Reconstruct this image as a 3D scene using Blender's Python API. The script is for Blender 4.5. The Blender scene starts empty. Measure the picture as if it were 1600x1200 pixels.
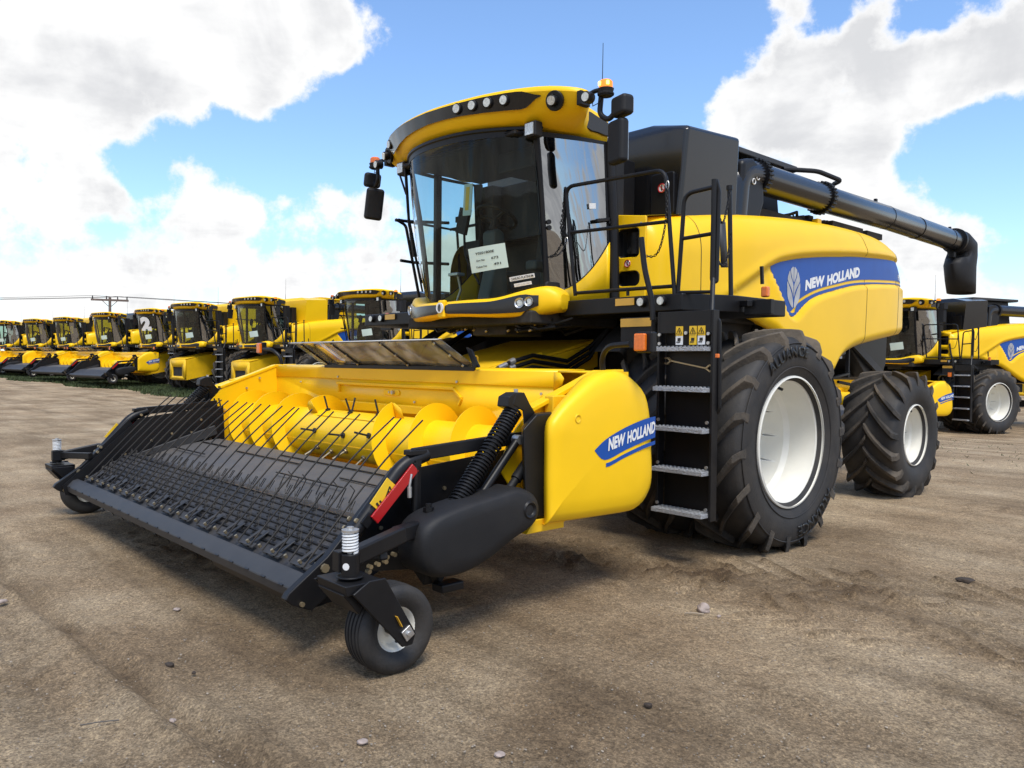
import bpy, bmesh, math, random
import numpy as np
from mathutils import Vector, Matrix
random.seed(7); np.random.seed(7)
PI = math.pi; R = math.radians
scene = bpy.context.scene
COL = scene.collection

# ------------------------------------------------------------ materials
def nodes_of(m):
    m.use_nodes = True
    nt = m.node_tree
    return nt, nt.nodes, nt.links
def mat(name, color, rough=0.5, metal=0.0, coat=0.0, var=0.12, scale=6.0, bump=0.0, bscale=40.0, dust=0.0, emis=None, dirt_z=None, spec=0.5):
    m = bpy.data.materials.new(name); nt, N, L = nodes_of(m)
    b = N['Principled BSDF']
    b.inputs['Roughness'].default_value = rough; b.inputs['Metallic'].default_value = metal
    b.inputs['Coat Weight'].default_value = coat; b.inputs['Coat Roughness'].default_value = 0.12
    b.inputs['Specular IOR Level'].default_value = spec
    tc = N.new('ShaderNodeTexCoord')
    nz = N.new('ShaderNodeTexNoise'); nz.inputs['Scale'].default_value = scale; nz.inputs['Detail'].default_value = 6
    L.new(tc.outputs['Object'], nz.inputs['Vector'])
    mr = N.new('ShaderNodeMapRange'); mr.inputs[1].default_value = .3; mr.inputs[2].default_value = .7
    mr.inputs[3].default_value = 1 - var; mr.inputs[4].default_value = 1 + var * .6
    L.new(nz.outputs['Fac'], mr.inputs[0])
    mx = N.new('ShaderNodeMix'); mx.data_type = 'RGBA'; mx.blend_type = 'MULTIPLY'; mx.inputs[0].default_value = 1
    mx.inputs[6].default_value = (*color, 1); L.new(mr.outputs[0], mx.inputs[7])
    out = mx.outputs[2]
    if dust > 0 or dirt_z:
        n2 = N.new('ShaderNodeTexNoise'); n2.inputs['Scale'].default_value = 2.3; n2.inputs['Detail'].default_value = 9; n2.inputs['Roughness'].default_value = .7
        L.new(tc.outputs['Object'], n2.inputs['Vector'])
        m2 = N.new('ShaderNodeMapRange'); m2.inputs[1].default_value = .42; m2.inputs[2].default_value = .75; m2.inputs[3].default_value = 0; m2.inputs[4].default_value = dust
        L.new(n2.outputs['Fac'], m2.inputs[0]); fac = m2.outputs[0]
        if dirt_z:
            sp = N.new('ShaderNodeSeparateXYZ'); L.new(tc.outputs['Object'], sp.inputs[0])
            m3 = N.new('ShaderNodeMapRange'); m3.inputs[1].default_value = dirt_z[1]; m3.inputs[2].default_value = dirt_z[0]; m3.inputs[3].default_value = 0; m3.inputs[4].default_value = dirt_z[2]
            L.new(sp.outputs[2], m3.inputs[0])
            ad = N.new('ShaderNodeMath'); ad.operation = 'MULTIPLY_ADD'; ad.inputs[1].default_value = 1.0; ad.use_clamp = True
            L.new(m3.outputs[0], ad.inputs[0]); L.new(fac, ad.inputs[2]); fac = ad.outputs[0]
        m4 = N.new('ShaderNodeMix'); m4.data_type = 'RGBA'; L.new(fac, m4.inputs[0]); L.new(out, m4.inputs[6]); m4.inputs[7].default_value = (.21, .165, .115, 1)
        out = m4.outputs[2]
        m5 = N.new('ShaderNodeMapRange'); m5.inputs[3].default_value = rough; m5.inputs[4].default_value = .9; L.new(fac, m5.inputs[0]); L.new(m5.outputs[0], b.inputs['Roughness'])
    L.new(out, b.inputs['Base Color'])
    if bump > 0:
        n3 = N.new('ShaderNodeTexNoise'); n3.inputs['Scale'].default_value = bscale; n3.inputs['Detail'].default_value = 4
        L.new(tc.outputs['Object'], n3.inputs['Vector'])
        bp = N.new('ShaderNodeBump'); bp.inputs['Strength'].default_value = bump; bp.inputs['Distance'].default_value = .02
        L.new(n3.outputs['Fac'], bp.inputs['Height']); L.new(bp.outputs[0], b.inputs['Normal'])
    if emis:
        b.inputs['Emission Color'].default_value = (*emis[:3], 1); b.inputs['Emission Strength'].default_value = emis[3]
    return m
def glass(name, tint, refl, rough=0.02, haze=0.0, hazecol=(.5, .5, .48), fres=1.45):
    m = bpy.data.materials.new(name); nt, N, L = nodes_of(m)
    N.remove(N['Principled BSDF']); out = N['Material Output']
    t = N.new('ShaderNodeBsdfTransparent'); t.inputs[0].default_value = (*tint, 1)
    g = N.new('ShaderNodeBsdfGlossy'); g.inputs['Roughness'].default_value = rough; g.inputs[0].default_value = (.95, .97, 1, 1)
    f = N.new('ShaderNodeFresnel'); f.inputs[0].default_value = fres
    mr = N.new('ShaderNodeMapRange'); mr.inputs[3].default_value = refl; mr.inputs[4].default_value = 1; L.new(f.outputs[0], mr.inputs[0])
    tc = N.new('ShaderNodeTexCoord'); nz = N.new('ShaderNodeTexNoise'); nz.inputs['Scale'].default_value = 1.6; nz.inputs['Detail'].default_value = 2
    L.new(tc.outputs['Object'], nz.inputs[0]); bp = N.new('ShaderNodeBump'); bp.inputs['Strength'].default_value = .12; bp.inputs['Distance'].default_value = .05
    L.new(nz.outputs['Fac'], bp.inputs['Height']); L.new(bp.outputs[0], g.inputs['Normal'])
    mx = N.new('ShaderNodeMixShader'); L.new(mr.outputs[0], mx.inputs[0]); L.new(t.outputs[0], mx.inputs[1]); L.new(g.outputs[0], mx.inputs[2])
    last = mx.outputs[0]
    if haze > 0:
        d0 = N.new('ShaderNodeBsdfDiffuse'); d0.inputs[0].default_value = (*hazecol, 1); d1 = N.new('ShaderNodeBsdfTranslucent'); d1.inputs[0].default_value = (*hazecol, 1); d = N.new('ShaderNodeMixShader'); L.new(d0.outputs[0], d.inputs[1]); L.new(d1.outputs[0], d.inputs[2])
        mp = N.new('ShaderNodeMapping'); mp.inputs['Scale'].default_value = (7, 7, .8); mp.inputs['Rotation'].default_value = (.25, .3, 0)
        L.new(tc.outputs['Object'], mp.inputs[0])
        n2 = N.new('ShaderNodeTexNoise'); n2.inputs['Scale'].default_value = 1.2; n2.inputs['Detail'].default_value = 5; L.new(mp.outputs[0], n2.inputs[0])
        r2 = N.new('ShaderNodeMapRange'); r2.inputs[1].default_value = .45; r2.inputs[2].default_value = .68; r2.inputs[3].default_value = haze * (.2 if haze > .1 else 0); r2.inputs[4].default_value = haze; L.new(n2.outputs['Fac'], r2.inputs[0])
        m2 = N.new('ShaderNodeMixShader'); L.new(r2.outputs[0], m2.inputs[0]); L.new(last, m2.inputs[1]); L.new(d.outputs[0], m2.inputs[2]); last = m2.outputs[0]
    L.new(last, out.inputs[0])
    return m
M = {}
M['yellow'] = mat('yellow_paint', (.92, .55, .006), .34, coat=.09, var=.05, scale=1.5, dust=.02, spec=.25)
M['yellow_plastic'] = mat('yellow_plastic', (.94, .565, .007), .40, var=.05, scale=2, dust=.02, bump=.05, bscale=300, spec=.28)
M['yellow_dull'] = mat('yellow_steel', (.82, .49, .008), .45, var=.10, scale=4, dust=.08, spec=.35)
M['black'] = mat('black_paint', (.007, .007, .008), .42, var=.2, scale=8, dust=.03, spec=.3)
M['black_matt'] = mat('black_plastic', (.010, .010, .011), .6, var=.15, scale=8, dust=.04, spec=.35, bump=.12, bscale=260)
M['dark'] = mat('dark_underbody', (.010, .010, .010), .8, var=.3, scale=9, dust=.2)
M['black_gloss'] = mat('gloss_black', (.008, .008, .009), .22, coat=.15, var=.1, dust=.015)
M['belt'] = mat('rubber_belt', (.024, .024, .026), .6, var=.25, scale=14, dust=.14, bump=.2, bscale=90)
M['grey_paint'] = mat('dark_grey_paint', (.030, .030, .031), .55, var=.12, scale=7, dust=.05)
M['rubber'] = mat('tyre_rubber', (.016, .0155, .0155), .66, var=.22, scale=12, dust=.16, bump=.15, bscale=80)
M['lug'] = mat('dusty_tyre_tread', (.020, .0185, .017), .85, var=.35, scale=9, dust=.55, dirt_z=(2.1, 1.2, .5), bump=.3, bscale=50)
M['letter'] = mat('raised_rubber_lettering', (.008, .008, .008), .45, var=.1)
M['rim'] = mat('white_rim_paint', (.76, .74, .66), .5, var=.05, scale=4, dust=.10)
M['steel'] = mat('zinc_steel', (.55, .55, .54), .35, metal=.8, var=.15, scale=20)
M['bolt'] = mat('brass_bolt', (.45, .36, .22), .4, metal=.8, var=.1)
M['tread_steel'] = mat('galvanised_step', (.42, .43, .44), .5, metal=.4, var=.25, scale=60, bump=.6, bscale=110)
M['red'] = mat('red_reflector', (.42, .01, .012), .3, coat=.4, var=.08)
M['orange'] = mat('orange_lens', (.75, .16, .01), .25, coat=.5, var=.15, scale=50)
M['beacon'] = mat('lit_beacon', (.8, .2, .01), .25, emis=(1, .28, .02, .9))
M['flash'] = mat('beacon_flash', (1, .6, .1), .25, emis=(1, .62, .1, 5.0))
M['lamp'] = mat('clear_lamp', (.62, .63, .60), .2, metal=.5, coat=.5, var=.35, scale=60)
M['white'] = mat('white_sticker', (.75, .75, .73), .4, var=.03)
M['paper'] = mat('pale_green_paper', (.60, .72, .64), .8, var=.03)
M['blue'] = mat('blue_decal', (.010, .075, .33), .38, var=.06, spec=.25)
M['rod'] = mat('sprung_steel_rod', (.016, .015, .014), .6, var=.2, dust=.15, spec=.3)
M['silver'] = mat('silver_decal', (.42, .42, .43), .3, metal=.3, var=.3, scale=7)
M['warn'] = mat('warning_yellow', (.80, .50, .02), .4, var=.04)
M['gold'] = mat('gold_reflector', (.62, .34, .03), .35, coat=.3, var=.06)
M['ink'] = mat('black_ink', (.01, .01, .01), .5, var=.02)
M['spring'] = mat('white_spring', (.70, .71, .70), .35, var=.06)
M['skin_seat'] = mat('seat_fabric', (.05, .05, .052), .8, var=.2)
M['console'] = mat('cab_trim', (.075, .085, .082), .6, var=.15)
M['poly'] = glass('clear_polycarbonate', (.90, .88, .82), .06, .05, haze=.22, hazecol=(.75, .70, .60), fres=1.25)
M['wind'] = glass('windscreen_glass', (.66, .77, .74), .012, .012, haze=.045, hazecol=(.42, .40, .30), fres=1.16)  # streaky haze colour stands in for reflections across the windscreen
M['door_glass'] = glass('tinted_door_glass', (.20, .25, .24), .30, .02, fres=1.5)
M['side_glass'] = glass('far_side_glass', (.72, .84, .82), .02, .02, fres=1.2)
M['bg_glass'] = glass('row_cab_glass', (.42, .50, .44), .05, .02, fres=1.3)

# ------------------------------------------------------------ mesh builder
class MB:
    def __init__(s): s.bm = bmesh.new()
    def poly(s, pts):
        return s.bm.faces.new([s.bm.verts.new(Vector(p)) for p in pts])
    def box(s, c, d, rot=None):
        c = Vector(c); d = Vector(d) * .5; v = []
        for x in (-1, 1):
            for y in (-1, 1):
                for z in (-1, 1):
                    p = Vector((x * d.x, y * d.y, z * d.z))
                    if rot is not None: p = rot @ p
                    v.append(s.bm.verts.new(c + p))
        for f in ((0, 1, 3, 2), (4, 6, 7, 5), (0, 4, 5, 1), (2, 3, 7, 6), (0, 2, 6, 4), (1, 5, 7, 3)):
            s.bm.faces.new([v[i] for i in f])
        return s
    def bar(s, p0, p1, w, h=None, up=(0, 0, 1)):
        h = h or w; p0 = Vector(p0); p1 = Vector(p1); a = (p1 - p0); l = a.length; a.normalize()
        u = Vector(up)
        if abs(a.dot(u)) > .97: u = Vector((1, 0, 0)) if abs(a.x) < .9 else Vector((0, 1, 0))
        sd = a.cross(u).normalized(); u = sd.cross(a).normalized()
        rot = Matrix((sd, a, u)).transposed()
        return s.box((p0 + p1) / 2, (w, l, h), rot)
    def tube(s, path, r, seg=10, closed=False, caps=True):
        path = [Vector(p) for p in path]; n = len(path)
        rs = r if isinstance(r, (list, tuple)) else [r] * n
        rings = []; prev = None
        for i, p in enumerate(path):
            if closed: t = (path[(i + 1) % n] - path[i - 1])
            else: t = path[min(i + 1, n - 1)] - path[max(i - 1, 0)]
            t.normalize()
            if prev is None:
                u = Vector((0, 0, 1)) if abs(t.z) < .9 else Vector((1, 0, 0))
                u = (u - t * u.dot(t)).normalized()
            else:
                u = (prev - t * prev.dot(t)).normalized()
            prev = u; w = t.cross(u)
            rings.append([s.bm.verts.new(p + (u * math.cos(2 * PI * k / seg) + w * math.sin(2 * PI * k / seg)) * rs[i]) for k in range(seg)])
        m = n if closed else n - 1
        for i in range(m):
            A = rings[i]; B = rings[(i + 1) % n]
            for k in range(seg):
                s.bm.faces.new((A[k], A[(k + 1) % seg], B[(k + 1) % seg], B[k]))
        if caps and not closed:
            s.bm.faces.new(rings[0][::-1]); s.bm.faces.new(rings[-1])
        return s
    def cyl(s, p0, p1, r, seg=20, r2=None):
        return s.tube([p0, p1], [r, r2 if r2 is not None else r], seg)
    def lathe(s, prof, o, axis='x', seg=48, a0=0, a1=2 * PI):
        # prof: (radius, along axis)
        o = Vector(o); full = abs(a1 - a0 - 2 * PI) < 1e-6; cols = []
        n = seg if full else seg + 1
        for k in range(n):
            a = a0 + (a1 - a0) * k / seg; c, d = math.cos(a), math.sin(a); col = []
            for r, t in prof:
                if axis == 'x': p = (t, -c * r, d * r)
                elif axis == 'y': p = (c * r, t, d * r)
                else: p = (c * r, d * r, t)
                col.append(s.bm.verts.new(o + Vector(p)))
            cols.append(col)
        for k in range(seg):
            A = cols[k]; B = cols[(k + 1) % n]
            for i in range(len(prof) - 1):
                try: s.bm.faces.new((A[i], B[i], B[i + 1], A[i + 1]))
                except ValueError: pass
        return s
    def grid(s, rows):
        V = [[s.bm.verts.new(Vector(p)) for p in r] for r in rows]
        for i in range(len(V) - 1):
            for j in range(len(V[0]) - 1):
                s.bm.faces.new((V[i][j], V[i][j + 1], V[i + 1][j + 1], V[i + 1][j]))
        return V
    def prism(s, poly, f, d0, d1):
        # poly: list of 2D; f(u, v, d) -> 3D
        a = [s.bm.verts.new(Vector(f(u, v, d0))) for u, v in poly]; b = [s.bm.verts.new(Vector(f(u, v, d1))) for u, v in poly]
        n = len(poly); s.bm.faces.new(a[::-1]); s.bm.faces.new(b)
        for i in range(n): s.bm.faces.new((a[i], a[(i + 1) % n], b[(i + 1) % n], b[i]))
        return s
    def plate(s, outer, holes, f):
        edges = []
        for lp in [outer] + holes:
            vs = [s.bm.verts.new(Vector(f(u, v, 0))) for u, v in lp]
            edges += [s.bm.edges.new((vs[i], vs[(i + 1) % len(vs)])) for i in range(len(vs))]
        bmesh.ops.triangle_fill(s.bm, use_beauty=True, use_dissolve=False, edges=edges)
        return s
    def pillow(s, poly, f, levels):
        # levels: (scale, depth) rings about the centroid, last one capped
        cu = sum(p[0] for p in poly) / len(poly); cv = sum(p[1] for p in poly) / len(poly); rings = []
        for sc, d in levels:
            rings.append([s.bm.verts.new(Vector(f(cu + (u - cu) * sc, cv + (v - cv) * sc, d))) for u, v in poly])
        n = len(poly)
        for A, B in zip(rings, rings[1:]):
            for i in range(n): s.bm.faces.new((A[i], A[(i + 1) % n], B[(i + 1) % n], B[i]))
        s.bm.faces.new(rings[0][::-1]); s.bm.faces.new(rings[-1])
        return s
    def build(s, name, m, parent=None, bevel=0, sub=0, ang=35, solid=0, label=None, segs=2):
        bmesh.ops.remove_doubles(s.bm, verts=s.bm.verts, dist=1e-5)
        bmesh.ops.recalc_face_normals(s.bm, faces=s.bm.faces)
        for f in s.bm.faces: f.smooth = True
        th = R(ang)
        for e in s.bm.edges:
            if len(e.link_faces) == 2 and e.calc_face_angle(0) > th: e.smooth = False
        me = bpy.data.meshes.new(name); s.bm.to_mesh(me); s.bm.free()
        o = bpy.data.objects.new(name, me); COL.objects.link(o)
        if isinstance(m, str): m = M[m]
        me.materials.append(m)
        if parent: o.parent = parent
        if solid:
            md = o.modifiers.new('solid', 'SOLIDIFY'); md.thickness = solid; md.offset = 0
        if bevel:
            md = o.modifiers.new('bevel', 'BEVEL'); md.width = bevel; md.segments = segs; md.limit_method = 'ANGLE'; md.angle_limit = R(32); md.harden_normals = True
        if sub:
            md = o.modifiers.new('sub', 'SUBSURF'); md.levels = sub; md.render_levels = sub
        if label: o['label'] = label
        return o
def split_build(mb, name, m, parent, **kw):
    # one object for each loose piece
    bm = mb.bm; bmesh.ops.remove_doubles(bm, verts=bm.verts, dist=1e-5); left = set(bm.verts); out = []
    while left:
        st = [left.pop()]; comp = set(st)
        while st:
            for e in st.pop().link_edges:
                for v in e.verts:
                    if v in left: left.discard(v); comp.add(v); st.append(v)
        n = MB(); mp = {v: n.bm.verts.new(v.co) for v in comp}
        for f in {f for v in comp for f in v.link_faces}: n.bm.faces.new([mp[v] for v in f.verts])
        out.append(n.build(name, m, parent, **kw))
    bm.free(); return out
def X_(x0=0):   # plane of constant x: (u, v) = (y, z), depth along x
    return lambda u, v, d: (x0 + d, u, v)
def Y_(y0=0):   # plane of constant y: (u, v) = (x, z)
    return lambda u, v, d: (u, y0 + d, v)
def Z_(z0=0):
    return lambda u, v, d: (u, v, z0 + d)
def rrect(u0, v0, u1, v1, r, n=4):
    out = []
    for cx, cy, a in ((u1 - r, v1 - r, 0), (u0 + r, v1 - r, 90), (u0 + r, v0 + r, 180), (u1 - r, v0 + r, 270)):
        for k in range(n + 1):
            t = R(a + 90 * k / n); out.append((cx + r * math.cos(t), cy + r * math.sin(t)))
    return out
def smooth_poly(pts, n=3, closed=True):   # Catmull-Rom through the points
    out = []; N = len(pts)
    for i in range(N if closed else N - 1):
        P = [pts[(i + k - 1) % N] if closed else pts[min(max(i + k - 1, 0), N - 1)] for k in range(4)]
        for j in range(n):
            t = j / n
            out.append(tuple(.5 * ((2 * P[1][d]) + (-P[0][d] + P[2][d]) * t + (2 * P[0][d] - 5 * P[1][d] + 4 * P[2][d] - P[3][d]) * t * t + (-P[0][d] + 3 * P[1][d] - 3 * P[2][d] + P[3][d]) * t ** 3) for d in range(len(P[1]))))
    if not closed: out.append(tuple(pts[-1]))
    return out
def fillet(path, r, n=5):   # rounded corners for tube paths
    path = [Vector(p) for p in path]; out = [path[0]]
    for i in range(1, len(path) - 1):
        a, b, c = path[i - 1], path[i], path[i + 1]
        d1 = (a - b); d2 = (c - b); k = min(r, d1.length * .45, d2.length * .45)
        p, q = b + d1.normalized() * k, b + d2.normalized() * k
        for j in range(n + 1):
            t = j / n; out.append(p * (1 - t) ** 2 + b * 2 * t * (1 - t) + q * t * t)
    out.append(path[-1]); return out
def lerp_curve(pts, y):
    if y <= pts[0][0]: return pts[0][1]
    for (a, b), (c, d) in zip(pts, pts[1:]):
        if y <= c: return b + (d - b) * (y - a) / (c - a)
    return pts[-1][1]
def sstep(a, b, x):
    t = max(0, min(1, (x - a) / (b - a))); return t * t * (3 - 2 * t)
def empty(name, label, cat, loc=(0, 0, 0), rz=0, group=None):
    o = bpy.data.objects.new(name, None); COL.objects.link(o); o.location = loc; o.rotation_euler = (0, 0, rz)
    o.empty_display_size = .3
    o['label'] = label; o['category'] = cat
    if group: o['group'] = group
    return o
def tag(o, label, cat, group=None, kind=None):
    o['label'] = label; o['category'] = cat
    if group: o['group'] = group
    if kind: o['kind'] = kind
    return o
KIDS = {}
def kids(o): return [c for c in bpy.data.objects if c.parent == o]
def kid_map():
    KIDS.clear()
    for c in bpy.data.objects:
        if c.parent: KIDS.setdefault(c.parent.name, []).append(c)
def mirror(o, parent=None, name=None):   # same part on the other side of the machine
    me = o.data.copy(); 
    bm = bmesh.new(); bm.from_mesh(me)
    for v in bm.verts: v.co.x = -v.co.x
    bmesh.ops.reverse_faces(bm, faces=bm.faces); bm.to_mesh(me); bm.free()
    c = o.copy(); c.data = me; c.name = name or o.name.split('.')[0]; COL.objects.link(c); c.parent = parent or o.parent
    for ch in kids(o): mirror(ch, c)
    return c
_tx = {}
def text2d(s, bold=0.02, shear=0.0):
    # outline of a word as flat triangles, 0..1 high (capitals), real width/height ratio kept
    k = (s, bold, shear)
    if k in _tx: return _tx[k]
    cu = bpy.data.curves.new('t', 'FONT'); cu.body = s; cu.offset = bold; cu.shear = shear; cu.resolution_u = 3
    o = bpy.data.objects.new('t', cu); COL.objects.link(o)
    bpy.context.view_layer.update()
    me = bpy.data.meshes.new_from_object(o.evaluated_get(bpy.context.evaluated_depsgraph_get()))
    V = [(v.co.x, v.co.y) for v in me.vertices]; F = [tuple(p.vertices) for p in me.polygons]
    bpy.data.objects.remove(o); bpy.data.curves.remove(cu); bpy.data.meshes.remove(me)
    x0 = min(v[0] for v in V); x1 = max(v[0] for v in V); y0 = min(v[1] for v in V); y1 = max(v[1] for v in V)
    if s.upper() != s: y0, y1 = -.02, .72
    V = [((x - x0) / (x1 - x0), (y - y0) / (y1 - y0)) for x, y in V]
    _tx[k] = (V, F, (x1 - x0) / (y1 - y0)); return _tx[k]
def text_on(mb, s, f, bold=.02, shear=0.0):   # f(u, v) -> 3D, u and v in 0..1
    V, F, asp = text2d(s, bold, shear)
    vs = [mb.bm.verts.new(Vector(f(u, v))) for u, v in V]
    for t in F:
        try: mb.bm.faces.new([vs[i] for i in t])
        except ValueError: pass
    return mb
def disc(mb, c, n, r, th=.01, seg=20):
    c = Vector(c); n = Vector(n).normalized()
    return mb.cyl(c, c + n * th, r, seg)

# ============================================================ COMBINE
def ringpt(cx, yc, zc, w, r, a): return (cx + w, yc - math.cos(a) * r, zc + math.sin(a) * r)
def tyre_mb(cx, yc, zc, Rr, Ro, W, seg=120):
    mb = MB()
    prof = [(Rr - .03, -W * .80), (Rr + .01, -W * .90), (Rr + .03, -W * .92), (Rr + .07, -W * 1.02), (Rr + (Ro - Rr) * .45, -W * 1.07), (Ro - .14, -W * 1.03), (Ro - .10, -W * .97), (Ro - .075, -W * .86), (Ro - .060, -W * .5), (Ro - .055, 0)]
    prof = prof + [(r, -t) for r, t in prof[-2::-1]]
    mb.lathe(prof, (cx, yc, zc), 'x', seg)
    return mb
def lugs_mb(cx, yc, zc, Ro, W, n, sweep, hw=.036):
    mb = MB()
    for s in (-1, 1):
        for k in range(n):
            a0 = 2 * PI * (k + (.5 if s > 0 else 0)) / n
            sec = []
            for i, t in enumerate((0, .2, .4, .6, .8, .95, 1.04)):
                w = s * W * (-.05 + 1.07 * min(t, 1.0)); a = a0 + sweep * (t ** .82)
                rt = Ro - .010 * t * t; rb = Ro - .09; h = hw * (1.0 + .25 * t)
                if t > .9: rb = Ro - .125
                if t > 1: rt = Ro - .085; rb = Ro - .17; w = s * W * 1.06; h = hw * 1.3
                da = h / Ro; dt = da * .72
                sec.append([mb.bm.verts.new(Vector(ringpt(cx, yc, zc, w, r_, a + d))) for r_, d in ((rb, -da), (rt, -dt), (rt, dt), (rb, da))])
            for A, B in zip(sec, sec[1:]):
                for j in range(3): mb.bm.faces.new((A[j], A[j + 1], B[j + 1], B[j]))
            mb.bm.faces.new(sec[0]); mb.bm.faces.new(sec[-1][::-1])
    return mb
def wheel(root, cx, yc, zc, Rr, Ro, W, n, sweep, side, dish, letter=None):
    # side +1: outer face looks to +x
    o = (cx, yc, zc); f = side * W * .93
    mb = MB()
    prof = [(0.001, f - side * dish), (.16, f - side * dish), (.18, f - side * (dish - .05)), (Rr * .74, f - side * (dish - .03)), (Rr * .80, f - side * (dish - .10)), (Rr * .84, f - side * dish * .55), (Rr * .905, f - side * dish * .48), (Rr * .93, f - side * .05),
            (Rr * .975, f - side * .035), (Rr * 1.0, f - side * .03), (Rr * 1.012, f), (Rr * .99, f + side * .012), (Rr * 1.02, f + side * .006), (Rr * 1.03, f - side * .03), (Rr * .99, f - side * .04)]
    mb.lathe(prof, o, 'x', 180)
    # inboard half of the barrel
    mb.lathe([(Rr * .80, f - side * (dish - .10)), (Rr * .93, f - side * (dish + .02)), (Rr * .97, -f + side * .02), (Rr * 1.02, -f)], o, 'x', 48)
    rim = mb.build('wheel', 'rim', root, ang=28)
    rim.cycles.shadow_terminator_offset = .12
    t = tyre_mb(cx, yc, zc, Rr, Ro, W).build('tyre', 'rubber', rim, ang=40)
    lugs_mb(cx, yc, zc, Ro, W, n, sweep).build('tread_lugs', 'lug', rim, bevel=.006, segs=1)
    mb = MB(); pv = Vector(ringpt(cx, yc, zc, f - side * .06, Rr * .90, R(70))); mb.cyl(pv, pv + Vector((side * .05, .01, -.02)), .012, 8); mb.build('valve', 'black', rim)
    if letter:
        mb = MB()
        for ac, sg in ((R(76), 1), (R(-118), 1)):
            def f3(u, v, ac=ac):
                a = ac + (u - .5) * R(50)
                return ringpt(cx, yc, zc, side * (W * 1.079 + .003 + .008 * math.sin(v * PI)), Rr + (Ro - Rr) * (.40 + .24 * v), a)
            mb = MB(); text_on(mb, 'ALLIANCE', f3, bold=.03); mb.build('tyre_lettering', 'letter', rim, solid=.004)
        mb = MB()
        0 and [setattr(o_, 'name', 'tyre_lettering') for o_ in [mb.build('tyre_lettering', 'letter', rim, solid=.004)]]; mb = MB()
        mb = MB()
        for r_ in (Ro - .125, Rr + .085):
            mb.tube([ringpt(cx, yc, zc, side * W * 1.035, r_, 2 * PI * k / 90) for k in range(90)], .006, 5, closed=True)
        mb.build('bead_ring', 'rubber', rim)
    return rim

def leaf_emblem(parent, f, name='leaf_emblem'):
    # f(u, v) with u -1..1 across, v -1.7..1.7 up
    mb = MB()
    L = [[(.05, 1.68), (.30, 1.62), (.50, 1.45), (.40, 1.05), (.22, .70), (.06, .45)],
         [(.60, 1.38), (.82, 1.05), (.96, .62), (.70, .25), (.40, -.10), (.16, -.50), (.05, -.85), (.05, .10), (.22, .48), (.45, .88)],
         [(1.0, .45), (1.0, -.25), (.93, -.80), (.70, -1.25), (.35, -1.62), (.08, -1.72), (.10, -1.2), (.30, -.55), (.62, -.05)]]
    for lf in L:
        for s in (1, -1):
            mb.poly([f(s * u, v) for u, v in smooth_poly(lf, 2)])
    return mb.build(name, 'silver', parent)

def leaf_disc(parent, c, n, r, name='badge'):
    mb = MB(); n = Vector(n).normalized(); c = Vector(c); disc(mb, c, n, r, .012, 24); b = mb.build(name, 'white', parent)
    sd = Vector((0, 0, 1)).cross(n).normalized(); up = n.cross(sd)
    lm = leaf_emblem(b, lambda u, v: c + n * .015 + sd * u * r * .42 + up * v * r * .42)
    lm.data.materials.clear(); lm.data.materials.append(M['ink'])
    return b

# ---------- side panel surface (machine's left), functions of y
ZT = [(-.35, 2.93), (.3, 3.03), (.95, 3.12), (1.9, 3.22), (2.9, 3.29), (3.9, 3.31), (4.6, 3.29), (5.0, 3.22), (5.3, 3.10), (5.55, 2.90), (5.72, 2.62)]
ZB = [(-.35, 2.16), (.8, 2.16), (1.0, 2.10), (1.6, 1.97), (2.0, 1.80), (2.6, 1.52), (2.9, 1.44), (3.08, 1.46), (3.2, 1.58), (3.38, 1.70), (3.7, 1.80), (4.2, 1.88), (5.0, 1.98), (5.6, 2.03)]
RT = [(.4, 2.12), (.70, 2.22), (.96, 2.33), (1.58, 2.63), (2.03, 2.745), (2.62, 2.83), (3.2, 2.89), (3.8, 2.945), (4.92, 3.005), (5.6, 2.97)]
RB = [(1.56, 2.62), (1.7, 2.47), (1.85, 2.30), (1.96, 2.15), (2.06, 2.09), (2.16, 2.11), (2.35, 2.23), (2.6, 2.34), (3.1, 2.45), (3.8, 2.57), (5.0, 2.66), (5.6, 2.65)]
ZTs = smooth_poly(ZT, 4, False); ZBs = smooth_poly(ZB, 3, False); RTs = smooth_poly(RT, 4, False); RBs = smooth_poly(RB, 3, False)
XP = [(-.33, 1.46), (-.28, 1.53), (-.2, 1.57), (-.05, 1.6), (.2, 1.62), (1.5, 1.635), (3.5, 1.63), (4.8, 1.60), (5.15, 1.56), (5.45, 1.48), (5.62, 1.36), (5.70, 1.18)]
XPs = smooth_poly(XP, 4, False)
def panel_x(y, z):
    zt, zb = lerp_curve(ZTs, y), lerp_curve(ZBs, y); x = lerp_curve(XPs, y)
    t = max(0, (z - (zt - .42)) / .42); t = min(t, 1)
    x -= .26 * (1 - math.sqrt(max(0, 1 - t ** 2.4)))
    b = max(0, (zb + .10 - z) / .10); x -= .05 * b * b
    rt, rb = lerp_curve(RTs, y), lerp_curve(RBs, y)
    if y > .4:
        a = sstep(.4, 1.3, y); x += .040 * a * sstep(rt - .012, rt + .03, z)
        x += .012 * a * math.exp(-((z - rt - .07) / .05) ** 2)
    if y > 1.5: x += .040 * sstep(1.5, 1.75, y) * sstep(rb + .008, rb - .035, z)
    elif y > .4: x += .02 * sstep(.4, 1.2, y) * sstep(rt, rt - .3, z)
    return x
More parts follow.
